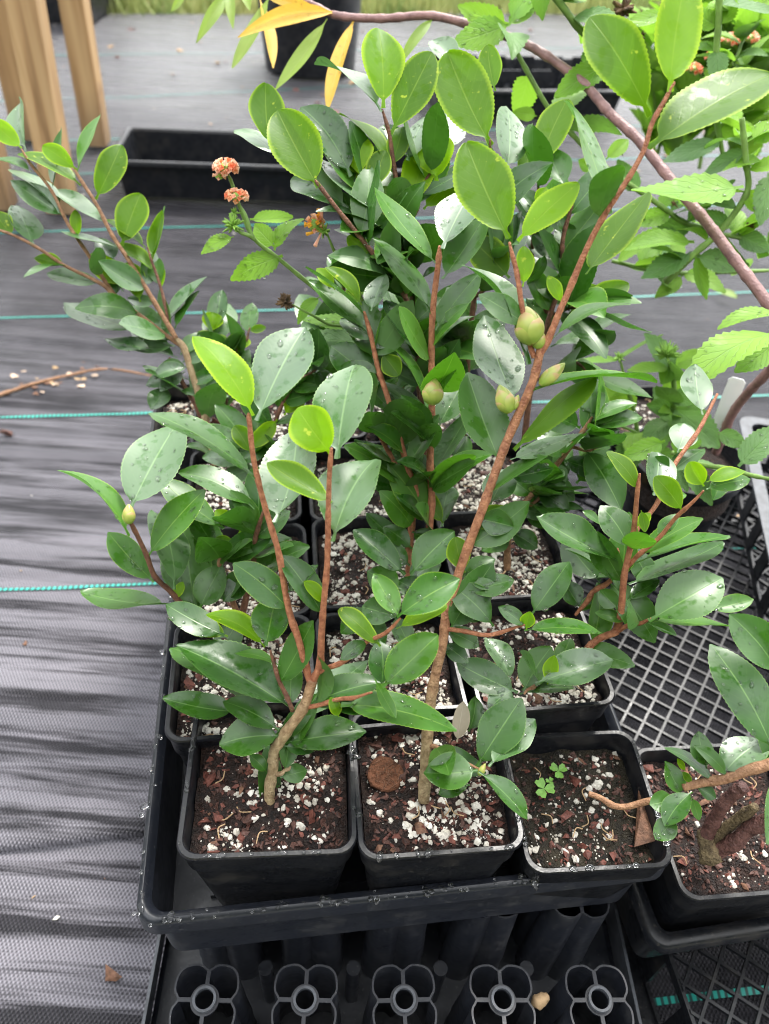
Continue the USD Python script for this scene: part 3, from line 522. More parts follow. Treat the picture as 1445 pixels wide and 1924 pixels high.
# ---------------------------------------------------------------- unseen trees added behind and beside the viewer to darken reflections
M['foliage'] = plain('tree_foliage', (0.030, 0.070, 0.018), 0.6, 0.3, 0.4, 3, 0, col2=(0.07, 0.13, 0.035))
M['tree_bark'] = plain('tree_bark', (0.10, 0.075, 0.055), 0.8, 0.2, 0.4, 20, 0.8, 60, 0.02)
ADDED_TREES = [(-4.6, 0.9, 3.6, 1.3, 'slim unseen tree added left of the yard'), (-4.2, -1.6, 4.2, 1.6, 'broad unseen tree added at the left rear of the yard'), (-2.6, -3.2, 3.9, 1.5, 'leafy unseen tree added behind the viewer on the left'), (-0.4, -3.6, 4.2, 1.6, 'tall unseen tree added straight behind the viewer'),
         (1.8, -3.3, 4.0, 1.5, 'rounded unseen tree added behind the viewer on the right'), (3.9, -1.9, 4.2, 1.6, 'broad unseen tree added at the right rear of the yard'), (4.7, 0.8, 3.5, 1.3, 'small unseen tree added right of the yard')]
for k, (tx, ty, th_, cr0, lab) in enumerate(ADDED_TREES):
    g = np.random.default_rng(900 + k); tr = thing('tree', lab, 'tree', 'unseen trees added to darken reflections', loc=(tx, ty, 0))
    obj('trunk', tube(spline(np.array([[0, 0, -0.05], [0.05, 0.02, th_ * 0.25], [-0.04, 0.05, th_ * 0.55], [0.02, 0, th_ * 0.8]]), 6), np.linspace(0.14, 0.05, 19), 10, 0.1, k), M['tree_bark'], tr, smooth=True)
    for m in range(5):
        a_ = m * 1.3 + k; z_ = th_ * (0.35 + 0.08 * m); obj('limb', tube(np.array([[0, 0, z_], [0.5 * math.cos(a_), 0.5 * math.sin(a_), z_ + 0.4], [1.0 * math.cos(a_), 1.0 * math.sin(a_), z_ + 0.9]]), [0.05, 0.035, 0.015], 8, 0.1, m), M['tree_bark'], tr, smooth=True)
    nl = 9000; d_ = g.normal(0, 1, (nl, 3)); d_ /= np.linalg.norm(d_, axis=1, keepdims=True); rad = g.uniform(0.35, 1.0, nl)**0.5
    rad *= 0.72 + 0.5 * meshkit.noise(d_ * 2.2 + k * 7, 3); c_ = d_ * rad[:, None] * np.array([cr0, cr0, th_ * 0.46]) + np.array([0, 0, th_ * 0.52])
    c_ = c_[c_[:, 2] > 0.25]; nl = len(c_)
    e_ = g.normal(0, 1, (nl, 3)); e_ /= np.linalg.norm(e_, axis=1, keepdims=True); f_ = np.cross(e_, g.normal(0, 1, (nl, 3))); f_ /= np.linalg.norm(f_, axis=1, keepdims=True); sz = g.uniform(0.06, 0.13, (nl, 1))
    v_ = np.stack([c_ - e_ * sz, c_ + f_ * sz * 0.5, c_ + e_ * sz, c_ - f_ * sz * 0.5], 1).reshape(-1, 3)
    obj('crown', (v_, np.arange(4 * nl).reshape(-1, 4)), M['foliage'], tr)

# ---------------------------------------------------------------- timber bench
bench = thing('timber_bench', 'pale timber bench standing on square legs at the upper left', 'bench')
def leg(base, top, w, z1=0.80):
    b = on(*base, 0.003); d = unit(np.array([0.0, 0.0, 1.0]) + np.array([top[0], top[1], 0])); p = b + d * z1
    e1, e2 = np.array([1.0, 0.08, 0]), np.array([-0.08, 1.0, 0]); r = rrect(w / 2, w / 2, 0.004, 2)
    loops = [c + r[:, :1] * e1 + r[:, 1:] * e2 for c in (b, b + (p - b) * 0.33, b + (p - b) * 0.66, p)]
    obj('leg', loft(loops), M['timber'], bench, smooth=40); return p
tops = [leg((118, 392), (0.05, 0.02), 0.050), leg((183, 268), (0.03, 0.01), 0.050), leg((58, 255), (0.03, 0.01), 0.060), leg((2, 385), (0.04, 0.0), 0.050)]
c = np.mean(tops, 0); zt = tops[0][2]
obj('side_rail', bx(0.60, 0.04, 0.09, (c[0] - 0.2, tops[1][1] + 0.05, zt - 0.02)), M['timber'], bench)
obj('side_rail', bx(0.60, 0.04, 0.09, (c[0] - 0.2, tops[0][1] - 0.05, zt - 0.02)), M['timber'], bench)
for k in range(5): obj('top_board', bx(0.66, 0.088, 0.022, (c[0] - 0.22, tops[0][1] - 0.06 + 0.094 * k, zt + 0.037)), M['timber'], bench)

# ---------------------------------------------------------------- trays
def tray_body(hx, hy, h, lip=0.011, r=0.016, taper=0.010, t=0.0016, lip_drop=0.007):
    """Thin-walled moulded tray: floor at z=0, rolled rim at z=h."""
    o = [(hx - taper, hy - taper, 0), (hx, hy, h - 0.01), (hx + 0.001, hy + 0.001, h - 0.0015)]
    shell = loft([rl(hx - taper, hy - taper, r, 0.0), rl(hx, hy, r, h - 0.004), rl(hx - t, hy - t, r - t, h - 0.004), rl(hx - taper - t, hy - taper - t, r - t, t)])
    rim = loft([rl(hx - t, hy - t, r - t, h - 0.004), rl(hx + 0.0005, hy + 0.0005, r, h - 0.0012), rl(hx + 0.0025, hy + 0.0025, r + 0.0025, h), rl(hx + lip - 0.0025, hy + lip - 0.0025, r + 0.4 * lip - 0.0025, h), rl(hx + lip - 0.0006, hy + lip - 0.0006, r + 0.4 * lip - 0.0006, h - 0.0010),
                rl(hx + lip, hy + lip, r + 0.4 * lip, h - 0.0028), rl(hx + lip + 0.0005, hy + lip + 0.0005, r + 0.4 * lip, h - lip_drop), rl(hx + lip - 0.001, hy + lip - 0.001, r + 0.4 * lip - 0.001, h - lip_drop), rl(hx + lip - 0.0018, hy + lip - 0.0018, r + 0.4 * lip - 0.0018, h - 0.0035), rl(hx + 0.0003, hy + 0.0003, r, h - 0.0042)], close=True)
    return shell, rim
def tray(name, label, cat, loc, rz, hx, hy, h, mat='plastic', ribs=True, group=None, rx=0.0, **kw):
    o = thing(name, label, cat, group)
    s, r = tray_body(hx, hy, h, **kw)
    def P(m): return place(m, loc, rz, rx)
    obj('tray_shell', P(s), M[mat], o, smooth=40); obj('rim', P(r), M[mat], o, smooth=50)
    if ribs:
        for yy in np.linspace(-hy + 0.03, hy - 0.03, max(3, int(hy / 0.03))): obj('floor_rib', P(bx(2 * hx - 0.05, 0.004, 0.004, (0, yy, 0.0038))), M[mat], o)
    return o, P
MZ = 0.195
A = on(250, 1742, MZ); B = on(1279, 1650, MZ)
TR = math.atan2(B[1] - A[1], B[0] - A[0]); TW = np.linalg.norm((B - A)[:2])
TR = 0.168
ex = np.array([math.cos(TR), math.sin(TR), 0]); ey = np.array([-math.sin(TR), math.cos(TR), 0])
HX, HY = TW / 2 - 0.0055, 0.262
TC = A + ex * TW / 2 + ey * (HY + 0.0055); TC[2] = 0.130
main_tray, P = tray('growing_tray', 'large black open growing tray holding rows of square pots', 'tray', TC, TR, HX, HY, 0.065, mat='plastic_grey', taper=0.0015, lip=0.0055, r=0.010, lip_drop=0.013)

# upside-down cell tray with open-ended tubes under the big tray
cell = thing('cell_tray', 'upturned black cell tray with four-lobed tube ends at the bottom edge', 'cell tray')
def quatre(a, r, n=64):
    """Rounded square with a shallow groove in the middle of each side."""
    th = np.arange(n) * 2 * np.pi / n + np.pi / 4
    ax = (th + np.pi / 4) % (np.pi / 2) - np.pi / 4
    rad = a * 0.92 * ((np.abs(np.cos(th))**4 + np.abs(np.sin(th))**4)**-0.25 - 0.17 * np.exp(-(ax / 0.17)**2))
    return np.column_stack([rad * np.cos(th), rad * np.sin(th)])
def cell_end(a):
    out = Polygon(quatre(a, 0)); hole = Point(0, 0).buffer(a * 0.26, 24); ring = Point(0, 0).buffer(a * 0.40, 24)
    webs = unary_union([affinity.rotate(sbox(-a * 1.2, -a * 0.055, a * 1.2, a * 0.055), k, origin=(0, 0)) for k in (0, 90)])
    frame = unary_union([out.difference(out.buffer(-a * 0.055)), ring, webs.intersection(out)]).difference(hole)
    fr = frame.buffer(-a * 0.02).buffer(a * 0.04).buffer(-a * 0.02)
    return fr.intersection(out)
CZ = 0.1275; AE = 0.0195; AB = 0.0236
c_l, c_r = on(385, 1880, CZ), on(1125, 1880, CZ)
cr = math.atan2(c_r[1] - c_l[1], c_r[0] - c_l[0]); pitch = np.linalg.norm((c_r - c_l)[:2]) / 4
cx, cy = np.array([math.cos(cr), math.sin(cr), 0]), np.array([-math.sin(cr), math.cos(cr), 0])
end = cell_end(AE); endm = trimesh.creation.extrude_polygon(end, 0.0016, engine='earcut'); ringm = trimesh.creation.annulus(AE * 0.26, AE * 0.33, 0.003, sections=28)
tube_loops = [np.column_stack([quatre(AB + (AE - AB) * (t**0.8), 0), np.full(64, 0.006 + (CZ - 0.0062) * t)]) for t in (0, 0.15, 0.4, 0.7, 1.0)]
inner = [np.column_stack([quatre(AE - 0.0010, 0), np.full(64, CZ - 0.0002)]), np.column_stack([quatre(AE - 0.0012 + 0.004, 0), np.full(64, 0.05)])]
wall = loft(tube_loops + inner, cap0=False, cap1=False)
T0 = c_l.copy(); T0[2] = 0
for r in range(-1, 8):
    for c in range(5):
        p = T0 + cx * pitch * c + cy * pitch * 1.1 * r; rzz = cr + (g.random() - 0.5) * 0.05
        t = obj('cell_tube', place(wall, p, rzz), M['plastic_grey'], cell, smooth=50)
        if r < 3:
            obj('tube_end', place(endm, p + np.array([0, 0, CZ - 0.0004]), rzz), M['plastic_grey'], t); obj('end_ring', place(ringm, p + np.array([0, 0, CZ + 0.0022]), rzz), M['plastic_edge'] if r == 0 else M['plastic_grey'], t)
            if c < 4: obj('strut', place(trimesh.creation.cylinder(0.0045, 0.075, sections=14), p + cx * pitch / 2 + cy * pitch * 0.55 + np.array([0, 0, 0.040])), M['plastic_grey'], cell, smooth=40)
cc = T0 + cx * pitch * 2 + cy * pitch * 3.4
plate = loft([rl(0.160, 0.298, 0.014, 0.0), rl(0.160, 0.298, 0.014, 0.006), rl(0.156, 0.294, 0.012, 0.009), rl(0.05, 0.2, 0.01, 0.0095)])
obj('base_plate', place(plate, cc + np.array([0, 0, 0.008]), cr), M['plastic_grey'], cell, smooth=30)
side = loft([rl(0.164, 0.302, 0.016, 0.012), rl(0.1585, 0.2965, 0.014, 0.050), rl(0.1565, 0.2945, 0.013, 0.050), rl(0.161, 0.299, 0.014, 0.012)], close=True)
obj('skirt', place(side, cc, cr), M['plastic_edge'], cell, smooth=40)

# lattice tray, floor up, and the slotted tray behind it
def lattice_tray(name, label, loc, rz, hx, hy, floor_z, h, up, pitch=0.0140):
    """up: sides rise from the floor; else the floor is the top and the sides hang to the ground."""
    o = thing(name, label, 'mesh tray', None)
    P = lambda m: place(m, loc, rz)
    rect = sbox(-hx, -hy, hx, hy); bars = []
    for s in (1, -1):
        for k in np.arange(-1.2, 1.2, pitch * math.sqrt(2)):
            ln = sbox(-2, -0.00095, 2, 0.00095); ln = affinity.rotate(ln, 45 * s + 4, origin=(0, 0)); ln = affinity.translate(ln, k, 0).intersection(rect)
            if not ln.is_empty and ln.area > 1e-6:
                bars.append((trimesh.creation.extrude_polygon(ln, 0.0032, engine='earcut'), s))
    fl = cat_([place(b, (0, 0, floor_z - (0.0016 if s > 0 else 0.0021))) for b, s in bars])
    obj('lattice_floor', P(fl), M['plastic'], o)
    z0, z1 = (floor_z, floor_z + h) if up else (floor_z - h, floor_z)
    for k, (ax, hh, other) in enumerate(((0, hx, hy), (0, -hx, hy), (1, hy, hx), (1, -hy, hx))):
        nn = 13 if other > 0.2 else 7
        parts = [(bx(0.0024, 2 * other, 0.009, (hh, 0, z1 - 0.0045)) if ax == 0 else bx(2 * other - 0.005, 0.0024, 0.009, (0, hh, z1 - 0.0045))),
                 (bx(0.0024, 2 * other, 0.008, (hh, 0, z0 + 0.004)) if ax == 0 else bx(2 * other - 0.005, 0.0024, 0.008, (0, hh, z0 + 0.004)))]
        for q in np.linspace(-other + 0.012, other - 0.012, nn):
            parts.append(bx(0.0022, 0.017, h - 0.0175, (hh, q, (z0 + z1) / 2 - 0.0002)) if ax == 0 else bx(0.017, 0.0022, h - 0.0175, (q, hh, (z0 + z1) / 2 - 0.0002)))
        obj('side_wall', P(cat_(parts)), M['plastic'], o)
    rim_z = z1 if up else z0 + 0.003
    rr = loft([rl(hx - 0.001, hy - 0.001, 0.01, rim_z + 0.0005), rl(hx + 0.011, hy + 0.011, 0.016, rim_z + 0.0005), rl(hx + 0.011, hy + 0.011, 0.016, rim_z - 0.0022), rl(hx - 0.001, hy - 0.001, 0.01, rim_z - 0.0022)], close=True)
    obj('rim', P(rr), M['plastic_edge'] if up else M['plastic'], o)
    return o
LZ = 0.068
lq = on(1272, 1830, LZ)
lrz = TR
lex, ley = np.array([math.cos(lrz), math.sin(lrz), 0]), np.array([-math.sin(lrz), math.cos(lrz), 0])
lc = lq * np.array([1, 1, 0]) + lex * 0.165 + ley * 0.19
lattice_tray('mesh_tray', 'black lattice tray lying upturned right of the big pot tray', lc, lrz, 0.165, 0.27, LZ, 0.064, False)
back = on(1384, 790, 0.125); brz = math.radians(-9)
b_ex, b_ey = np.array([math.cos(brz), math.sin(brz), 0]), np.array([-math.sin(brz), math.cos(brz), 0])
bc = back + b_ex * 0.120 - b_ey * 0.150
lattice_tray('mesh_tray', 'black slotted tray with pale rim at the right edge by the pink stem', (bc[0], bc[1], 0), brz, 0.11, 0.14, LZ + 0.006, 0.058, True)

# small tray at the right with the cut-back plant
rp = on(1226, 1800, 0.140); rq = on(1445, 1764, 0.140); rr_ = math.atan2(rq[1] - rp[1], rq[0] - rp[0])
rex, rey = np.array([math.cos(rr_), math.sin(rr_), 0]), np.array([-math.sin(rr_), math.cos(rr_), 0])
rc = rp + rex * 0.128 + rey * 0.060; rc[2] = LZ + 0.003
tray('half_tray', 'small black tray with worn rim under the cut-back plant', 'tray', rc, rr_, 0.117, 0.049, 0.069, mat='plastic', ribs=False, r=0.008, lip=0.008, taper=0.006)

# ---------------------------------------------------------------- pots
def soil_height(g_seed, s):
    def f(x, y):
        return 0.0045 * (meshkit.fbm(np.stack([np.asarray(x) * 130, np.asarray(y) * 130, 0 * np.asarray(x)], -1), 3, g_seed) - 0.5) * 2 - 0.002 * ((np.asarray(x) / s)**2 + (np.asarray(y) / s)**2)
    return f
def chip(g, size):
    n = 10; p = g.normal(0, 1, (n, 3)) * np.array([1, 0.62, 0.34]); p = p / np.abs(p).max() * size
    return trimesh.convex.convex_hull(p)
def pot(name, label, loc, rz, half, h, group=None, soil='soil', soil_drop=0.012, n_perlite=170, n_chips=26, n_fine=130, seed=0, tilt=(0, 0), cat='pot', moss=0, clear=()):
    """Square pot: loc is the middle of its rim plane."""
    g = np.random.default_rng(seed + 100); o = thing(name, label, cat, group)
    T = trimesh.transformations.euler_matrix(tilt[0], tilt[1], rz, 'sxyz'); T[:3, 3] = loc
    def P(m): m = m.copy(); m.apply_transform(T); return m
    a, r, t = half, 0.0095, 0.0011; fa = a * 0.76
    zc = -0.019
    body = loft([rl(fa, fa, r * 0.9, -h), rl(a - 0.0028, a - 0.0028, r - 0.002, zc), rl(a - 0.0028 - t, a - 0.0028 - t, r - 0.003, zc), rl(fa - t, fa - t, r * 0.8, -h + t)])
    obj('pot_wall', P(body), M['plastic'], o, smooth=45)
    col = loft([rl(a - 0.0038, a - 0.0038, r - 0.003, zc - 0.0008), rl(a - 0.0014, a - 0.0014, r, zc), rl(a - 0.0006, a - 0.0006, r, -0.0035), rl(a, a, r, -0.0028), rl(a + 0.0004, a + 0.0004, r, -0.0012), rl(a - 0.0002, a - 0.0002, r, 0.0), rl(a - 0.0022, a - 0.0022, r - 0.001, 0.0), rl(a - 0.0030, a - 0.0030, r - 0.001, -0.0012), rl(a - 0.0040, a - 0.0040, r - 0.002, zc)], close=True)
    obj('rim', P(col), M['plastic'], o, smooth=45)
    # soil
    b = a - 0.0034 - soil_drop * 0.02; f = soil_height(seed, a); n = 44
    u = np.linspace(-1, 1, n); U, V = np.meshgrid(u, u); k = 0.985
    xx, yy = U * b * k, V * b * k
    lim = b - r * 0.6
    zz = -soil_drop + f(xx, yy)
    ii, jj = np.meshgrid(np.arange(n - 1), np.arange(n - 1), indexing='ij')
    q = np.stack([ii * n + jj, ii * n + jj + 1, (ii + 1) * n + jj + 1, (ii + 1) * n + jj], -1).reshape(-1, 4)
    cxq = xx.ravel()[q].mean(1); cyq = yy.ravel()[q].mean(1); q = q[(np.abs(cxq) + np.abs(cyq)) < 2 * b - 0.004]
    fq = np.vstack([q[:, [0, 1, 2]], q[:, [0, 2, 3]]])
    sm = trimesh.Trimesh(np.column_stack([xx.ravel(), yy.ravel(), zz.ravel()]), fq, process=False); sm.remove_unreferenced_vertices(); s_o = obj('soil', P(sm), M[soil], o, smooth=True)
    icos = [(np.array(m.vertices), np.array(m.faces)) for m in (trimesh.creation.icosphere(subdivisions=0), trimesh.creation.icosphere(subdivisions=1))]
    cl = lambda: (g.random(2) * 2 - 1) * (b - 0.004)
    def bits(cnt, lo, hi, flat):
        vs, fs, nv = [], [], 0
        for m in range(cnt):
            x, y = cl()
            if meshkit.noise(np.array([x * 55 + seed * 3.1, y * 55, 0.5]), 4) < 0.42 and g.random() < 0.85: continue
            s_ = lo + (hi - lo) * g.random()**3.6; IV, IF = icos[int(s_ > 0.0011)]; sc = s_ * g.uniform(0.7, 1.3, 3) * np.array([1, 1, flat])
            v = IV * (1 + 0.62 * (g.random((len(IV), 1)) - 0.5)) * sc; an = g.uniform(0, 6.28); c_, s2 = math.cos(an), math.sin(an)
            v = v @ np.array([[c_, s2, 0], [-s2, c_, 0], [0, 0, 1]]) + np.array([x, y, -soil_drop + float(f(x, y)) + s_ * 0.08])
            fs.append(IF + nv); nv += len(v); vs.append(v)
        return trimesh.Trimesh(np.vstack(vs), np.vstack(fs), process=False)
    if n_perlite: obj('perlite', P(bits(int(n_perlite * 4.2), 0.0003, 0.0021, 0.75)), M['perlite'], s_o, smooth=35, kind='stuff')
    def chips(cnt, lo, hi):
        out = []
        for m in range(cnt):
            x, y = cl(); s_ = g.uniform(lo, hi); c_ = chip(g, s_); 
            c_.apply_transform(trimesh.transformations.euler_matrix(g.uniform(-0.5, 0.5), g.uniform(-0.5, 0.5), g.uniform(0, 6.28))); c_.apply_translation((x, y, -soil_drop + float(f(x, y)) + s_ * 0.22)); out.append(c_)
        return out
    for c_ in chips(int(n_chips * 1.25), 0.0020, 0.0052): obj('bark_chip', P(c_), M[('bark_red', 'bark_brown', 'bark_dark', 'bark_red')[int(g.integers(4))]], s_o)
    if n_fine:
        obj('bark_crumbs', P(cat_(chips(int(n_fine * 1.6), 0.0008, 0.0026))), M['bark_dark'], s_o, kind='stuff'); obj('bark_crumbs', P(cat_(chips(n_fine // 2, 0.0009, 0.0026))), M['bark_red'], s_o, kind='stuff')
    fib = []
    for m in range(9 if n_chips > 10 else 3):
        x, y = cl() * 0.9; an = g.uniform(0, 6.28); p = np.array([[x, y, 0], [x + 0.004 * math.cos(an), y + 0.004 * math.sin(an), 0.0012], [x + 0.008 * math.cos(an + 0.6), y + 0.008 * math.sin(an + 0.6), 0]]); p[:, 2] += -soil_drop + 0.0015
        fib.append(tube(spline(p, 4), 0.00032, 5))
    obj('root_fibre', P(cat_(fib)), M['straw'], s_o, kind='stuff')
    return o, P, s_o
def pot_from(px1, px2, z, half=None):
    """Centre, turn and half width of a pot whose front rim runs between two photo pixels."""
    a, b = on(*px1, z), on(*px2, z); rz = math.atan2(b[1] - a[1], b[0] - a[0]); hf = np.linalg.norm((b - a)[:2]) / 2
    return (a + b) / 2 + np.array([-math.sin(rz), math.cos(rz), 0]) * (half or hf), rz, half or hf
HP = 0.1012
c1, rz1, h1 = pot_from((325, 1612), (668, 1606), 0.240); p1o = pot('nursery_pot', 'front left square pot in the big tray with a forked red stem', c1, rz1 + 0.02, h1, HP, soil_drop=0.011, seed=1, n_perlite=330, n_chips=30, n_fine=240)
c2, rz2, h2 = pot_from((669, 1611), (986, 1601), 0.240); p2o = pot('nursery_pot', 'middle front square pot with a round coir disc on its soil', c2, rz2 + 0.04, h2, HP, soil_drop=0.010, seed=2, n_perlite=330, n_chips=44, n_fine=240)
h3, rz3 = 0.0400, 0.120
c3 = on(1134, 1634, 0.212) + np.array([-math.sin(rz3), math.cos(rz3), 0]) * h3
p3o = pot('nursery_pot', 'front right square pot without a plant, clover seedlings in mossy soil', c3, rz3, h3, 0.0735, soil='soil_mossy', soil_drop=0.014, seed=3, n_perlite=85, n_chips=12, n_fine=160, tilt=(0.015, 0.01))
c4 = on(1272, 1672, 0.182) + np.array([0.044 - 0.002, 0.046, 0]); p4o = pot('nursery_pot', 'square pot in the small right tray holding the cut-back plant', c4, 0.14, 0.046, 0.100, soil_drop=0.009, seed=4, n_perlite=90, n_chips=34, n_fine=240)
# further rows
rowlab = ['second', 'third', 'fourth', 'fifth', 'back']
POT = {}; q0 = on(589, 1145, 0.24)
collab = ['left', 'middle', 'right']
names = {(1, 0): 'square pot behind the front left pot with a budded stem', (1, 1): 'square pot behind the middle front pot, thick with perlite', (1, 2): 'square pot behind the clover pot with a leaning stem',
         (2, 0): 'third square pot along the left tray edge', (2, 1): 'square pot mid tray, bright perlite round a slim forked stem', (2, 2): 'third square pot along the right tray edge, thin trunk in it',
         (3, 0): 'fourth square pot along the left tray edge', (3, 1): 'fourth square pot in the middle row, under dense leaves', (3, 2): 'fourth square pot along the right tray edge, under dense leaves',
         (4, 0): 'fifth square pot along the left tray edge, with orange bark', (4, 1): 'fifth square pot in the middle row, hidden under foliage', (4, 2): 'fifth square pot along the right tray edge',
         (5, 0): 'back left corner pot of the big tray'}
for r in range(1, 5):
    for c in range(3):
        p = q0 + ex * (0.0432 + 0.0878 * (c - 1)) + ey * (-0.0425 + 0.0825 * (r - 1)) + np.array([g.normal(0, 0.0012), g.normal(0, 0.001), 0])
        p[2] = 0.239 + g.normal(0, 0.001); POT[(r, c)] = p
        full = r <= 2
        pot('nursery_pot', names[(r, c)], p, TR + g.normal(0, 0.012), 0.0412, HP, soil_drop=0.009, seed=10 + r * 3 + c, n_perlite=380 if full else 330, n_chips=12 if full else 5, n_fine=140 if full else 60)

# ================================================================ SMALL THINGS ON THE GROUND AND BEHIND
def fbx(o, name, m, mat): return obj(name, m, M[mat], o)
# long black tray on the fabric behind the shrubs
p = on(222, 384, 0.0); lng = 0.60; wid = 0.20; drz = 0.10
tray_shade_, dy_ = np.array([math.cos(drz), math.sin(drz), 0]), np.array([-math.sin(drz), math.cos(drz), 0])
tray('deep_tray', 'long empty black tray lying on the fabric behind the shrubs', 'tray', p + tray_shade_ * (lng / 2 - 0.01) + dy_ * wid / 2 + np.array([0, 0, 0.008]), drz, lng / 2 - 0.012, wid / 2 - 0.012, 0.072, lip=0.010, taper=0.008, r=0.008)
# big round nursery container
nb = on(572, 152, 0.0); bigpot = thing('nursery_container', 'tall round black container at the top behind the yellow leaves', 'pot')
th = np.arange(48) * 2 * np.pi / 48
circ = lambda r, z: np.column_stack([nb[0] + r * np.cos(th), nb[1] + 0.14 + r * np.sin(th), np.full(48, z)])
obj('container_wall', loft([circ(0.130, 0.004), circ(0.150, 0.24), circ(0.148, 0.24), circ(0.128, 0.02)]), M['plastic'], bigpot, smooth=50)
obj('rim', loft([circ(0.149, 0.238), circ(0.158, 0.240), circ(0.160, 0.262), circ(0.154, 0.264), circ(0.149, 0.258)], close=True), M['plastic'], bigpot, smooth=50)
obj('soil', loft([circ(0.147, 0.2), circ(0.147, 0.225)]), M['soil'], bigpot, smooth=50)
# square container at the top left behind the bench legs
qb = on(140, 50, 0.0); sq = thing('nursery_container', 'square black container behind the bench legs at the top left', 'pot')
sqc = (on(186, 50, 0)[0] - 0.17, qb[1] + 0.17, 0)
obj('container_wall', place(loft([rl(0.150, 0.150, 0.02, 0.004), rl(0.168, 0.168, 0.02, 0.215), rl(0.165, 0.165, 0.02, 0.215), rl(0.147, 0.147, 0.02, 0.02)]), sqc), M['plastic'], sq, smooth=40)
obj('rim', place(loft([rl(0.166, 0.166, 0.02, 0.19), rl(0.174, 0.174, 0.024, 0.19), rl(0.176, 0.176, 0.024, 0.222), rl(0.166, 0.166, 0.02, 0.222)], close=True), sqc), M['plastic'], sq, smooth=40)
obj('soil', place(loft([rl(0.160, 0.160, 0.02, 0.16), rl(0.160, 0.160, 0.02, 0.185)]), sqc), M['soil'], sq)
# stacked carry trays at the upper right
ca, cb = on(800, 226, 0), on(1165, 226, 0); ct = thing('carry_tray', 'black carry tray with cut-out sides at the upper right', 'tray')
cw = np.linalg.norm(cb - ca); cm = np.array([0, 0, 0.0]); czz = (ca + cb) / 2 + np.array([-0.02, 0.16, 0.006]); crz = math.atan2(cb[1] - ca[1], cb[0] - ca[0])
s_, r_ = tray_body(cw / 2 - 0.012, 0.15, 0.065, lip=0.014)
obj('tray_shell', place(s_, czz, crz), M['plastic'], ct, smooth=40); obj('rim', place(r_, czz, crz), M['plastic'], ct, smooth=50)
for k in range(6):
    for m in range(2):
        cx0 = cm[0] - cw / 2 + 0.06 + k * (cw - 0.12) / 5; cy0 = cm[1] - 0.07 + m * 0.14
        pr = Polygon([(-0.035, 0), (0.035, 0), (0.026, 0.085), (-0.026, 0.085)]).difference(affinity.scale(Point(0, 0.04).buffer(1, 12), 0.016, 0.026))
        w_ = trimesh.creation.extrude_polygon(pr, 0.003, engine='earcut'); w_.apply_transform(trimesh.transformations.rotation_matrix(math.pi / 2, (1, 0, 0)))
        obj('divider', place(place(w_, (cx0, cy0, 0.003)), czz, crz), M['plastic'], ct)
# round pot and square pot standing on the mesh tray
rpz = LZ + 0.004
rp_ = on(1292, 862, rpz + 0.105); rpo = thing('nursery_pot', 'round black pot on the lattice tray under the lantana', 'pot')
circ2 = lambda r, z: np.column_stack([rp_[0] + r * np.cos(th), rp_[1] + r * np.sin(th), np.full(48, z)])
obj('pot_wall', loft([circ2(0.038, rpz), circ2(0.050, rpz + 0.098), circ2(0.0485, rpz + 0.098), circ2(0.037, rpz + 0.006)]), M['plastic'], rpo, smooth=50)
obj('rim', loft([circ2(0.0490, rpz + 0.096), circ2(0.0525, rpz + 0.096), circ2(0.0535, rpz + 0.108), circ2(0.0505, rpz + 0.109)], close=True), M['plastic'], rpo, smooth=50)
obj('soil', loft([circ2(0.049, rpz + 0.07), circ2(0.049, rpz + 0.094)]), M['soil'], rpo)
c7 = on(1215, 800, rpz + 0.09)
pot('nursery_pot', 'square black pot on the lattice tray behind the round pot', (c7[0], c7[1] + 0.03, rpz + 0.088), 0.2, 0.042, 0.086, seed=31, n_perlite=80, n_chips=4, n_fine=30)
# back left pots beside the tray end
c8 = on(392, 775, 0.24); 
pot('nursery_pot', 'back left pot on the tray with pale perlite and two thin trunks', (c8[0] - 0.004, c8[1] + 0.004, 0.238), TR, 0.0412, HP, seed=41, n_perlite=420, n_chips=12, n_fine=60)
for k in (1, 2):
    p = np.array([c8[0] - 0.004, c8[1] + 0.004, 0.238]) + ex * 0.0885 * k
    pot('nursery_pot', ('back row pot in the middle of the big tray', 'back right corner pot of the big tray')[k - 1], p, TR, 0.0412, HP, seed=41 + k, n_perlite=200, n_chips=3, n_fine=40)
# plant tag
tg = thing('plant_tag', 'white plastic plant tag beside the pink stem', 'plant tag')
a, b = at(1352, 800, 0.64), at(1385, 716, 0.61); ax = unit(b - a); wd = unit(np.cross(ax, CAM - a)); nn = np.cross(wd, ax)
prof = [(-0.05, 0.001), (0.0, 0.0065), (1.0, 0.0065), (1.06, 0.004)]
loops = []
for t, w in prof:
    c = a + (b - a) * t; loops.append([c + wd * w + nn * 0.0004, c - wd * w + nn * 0.0004, c - wd * w - nn * 0.0004, c + wd * w - nn * 0.0004])
obj('blade', loft(loops), M['tag'], tg)

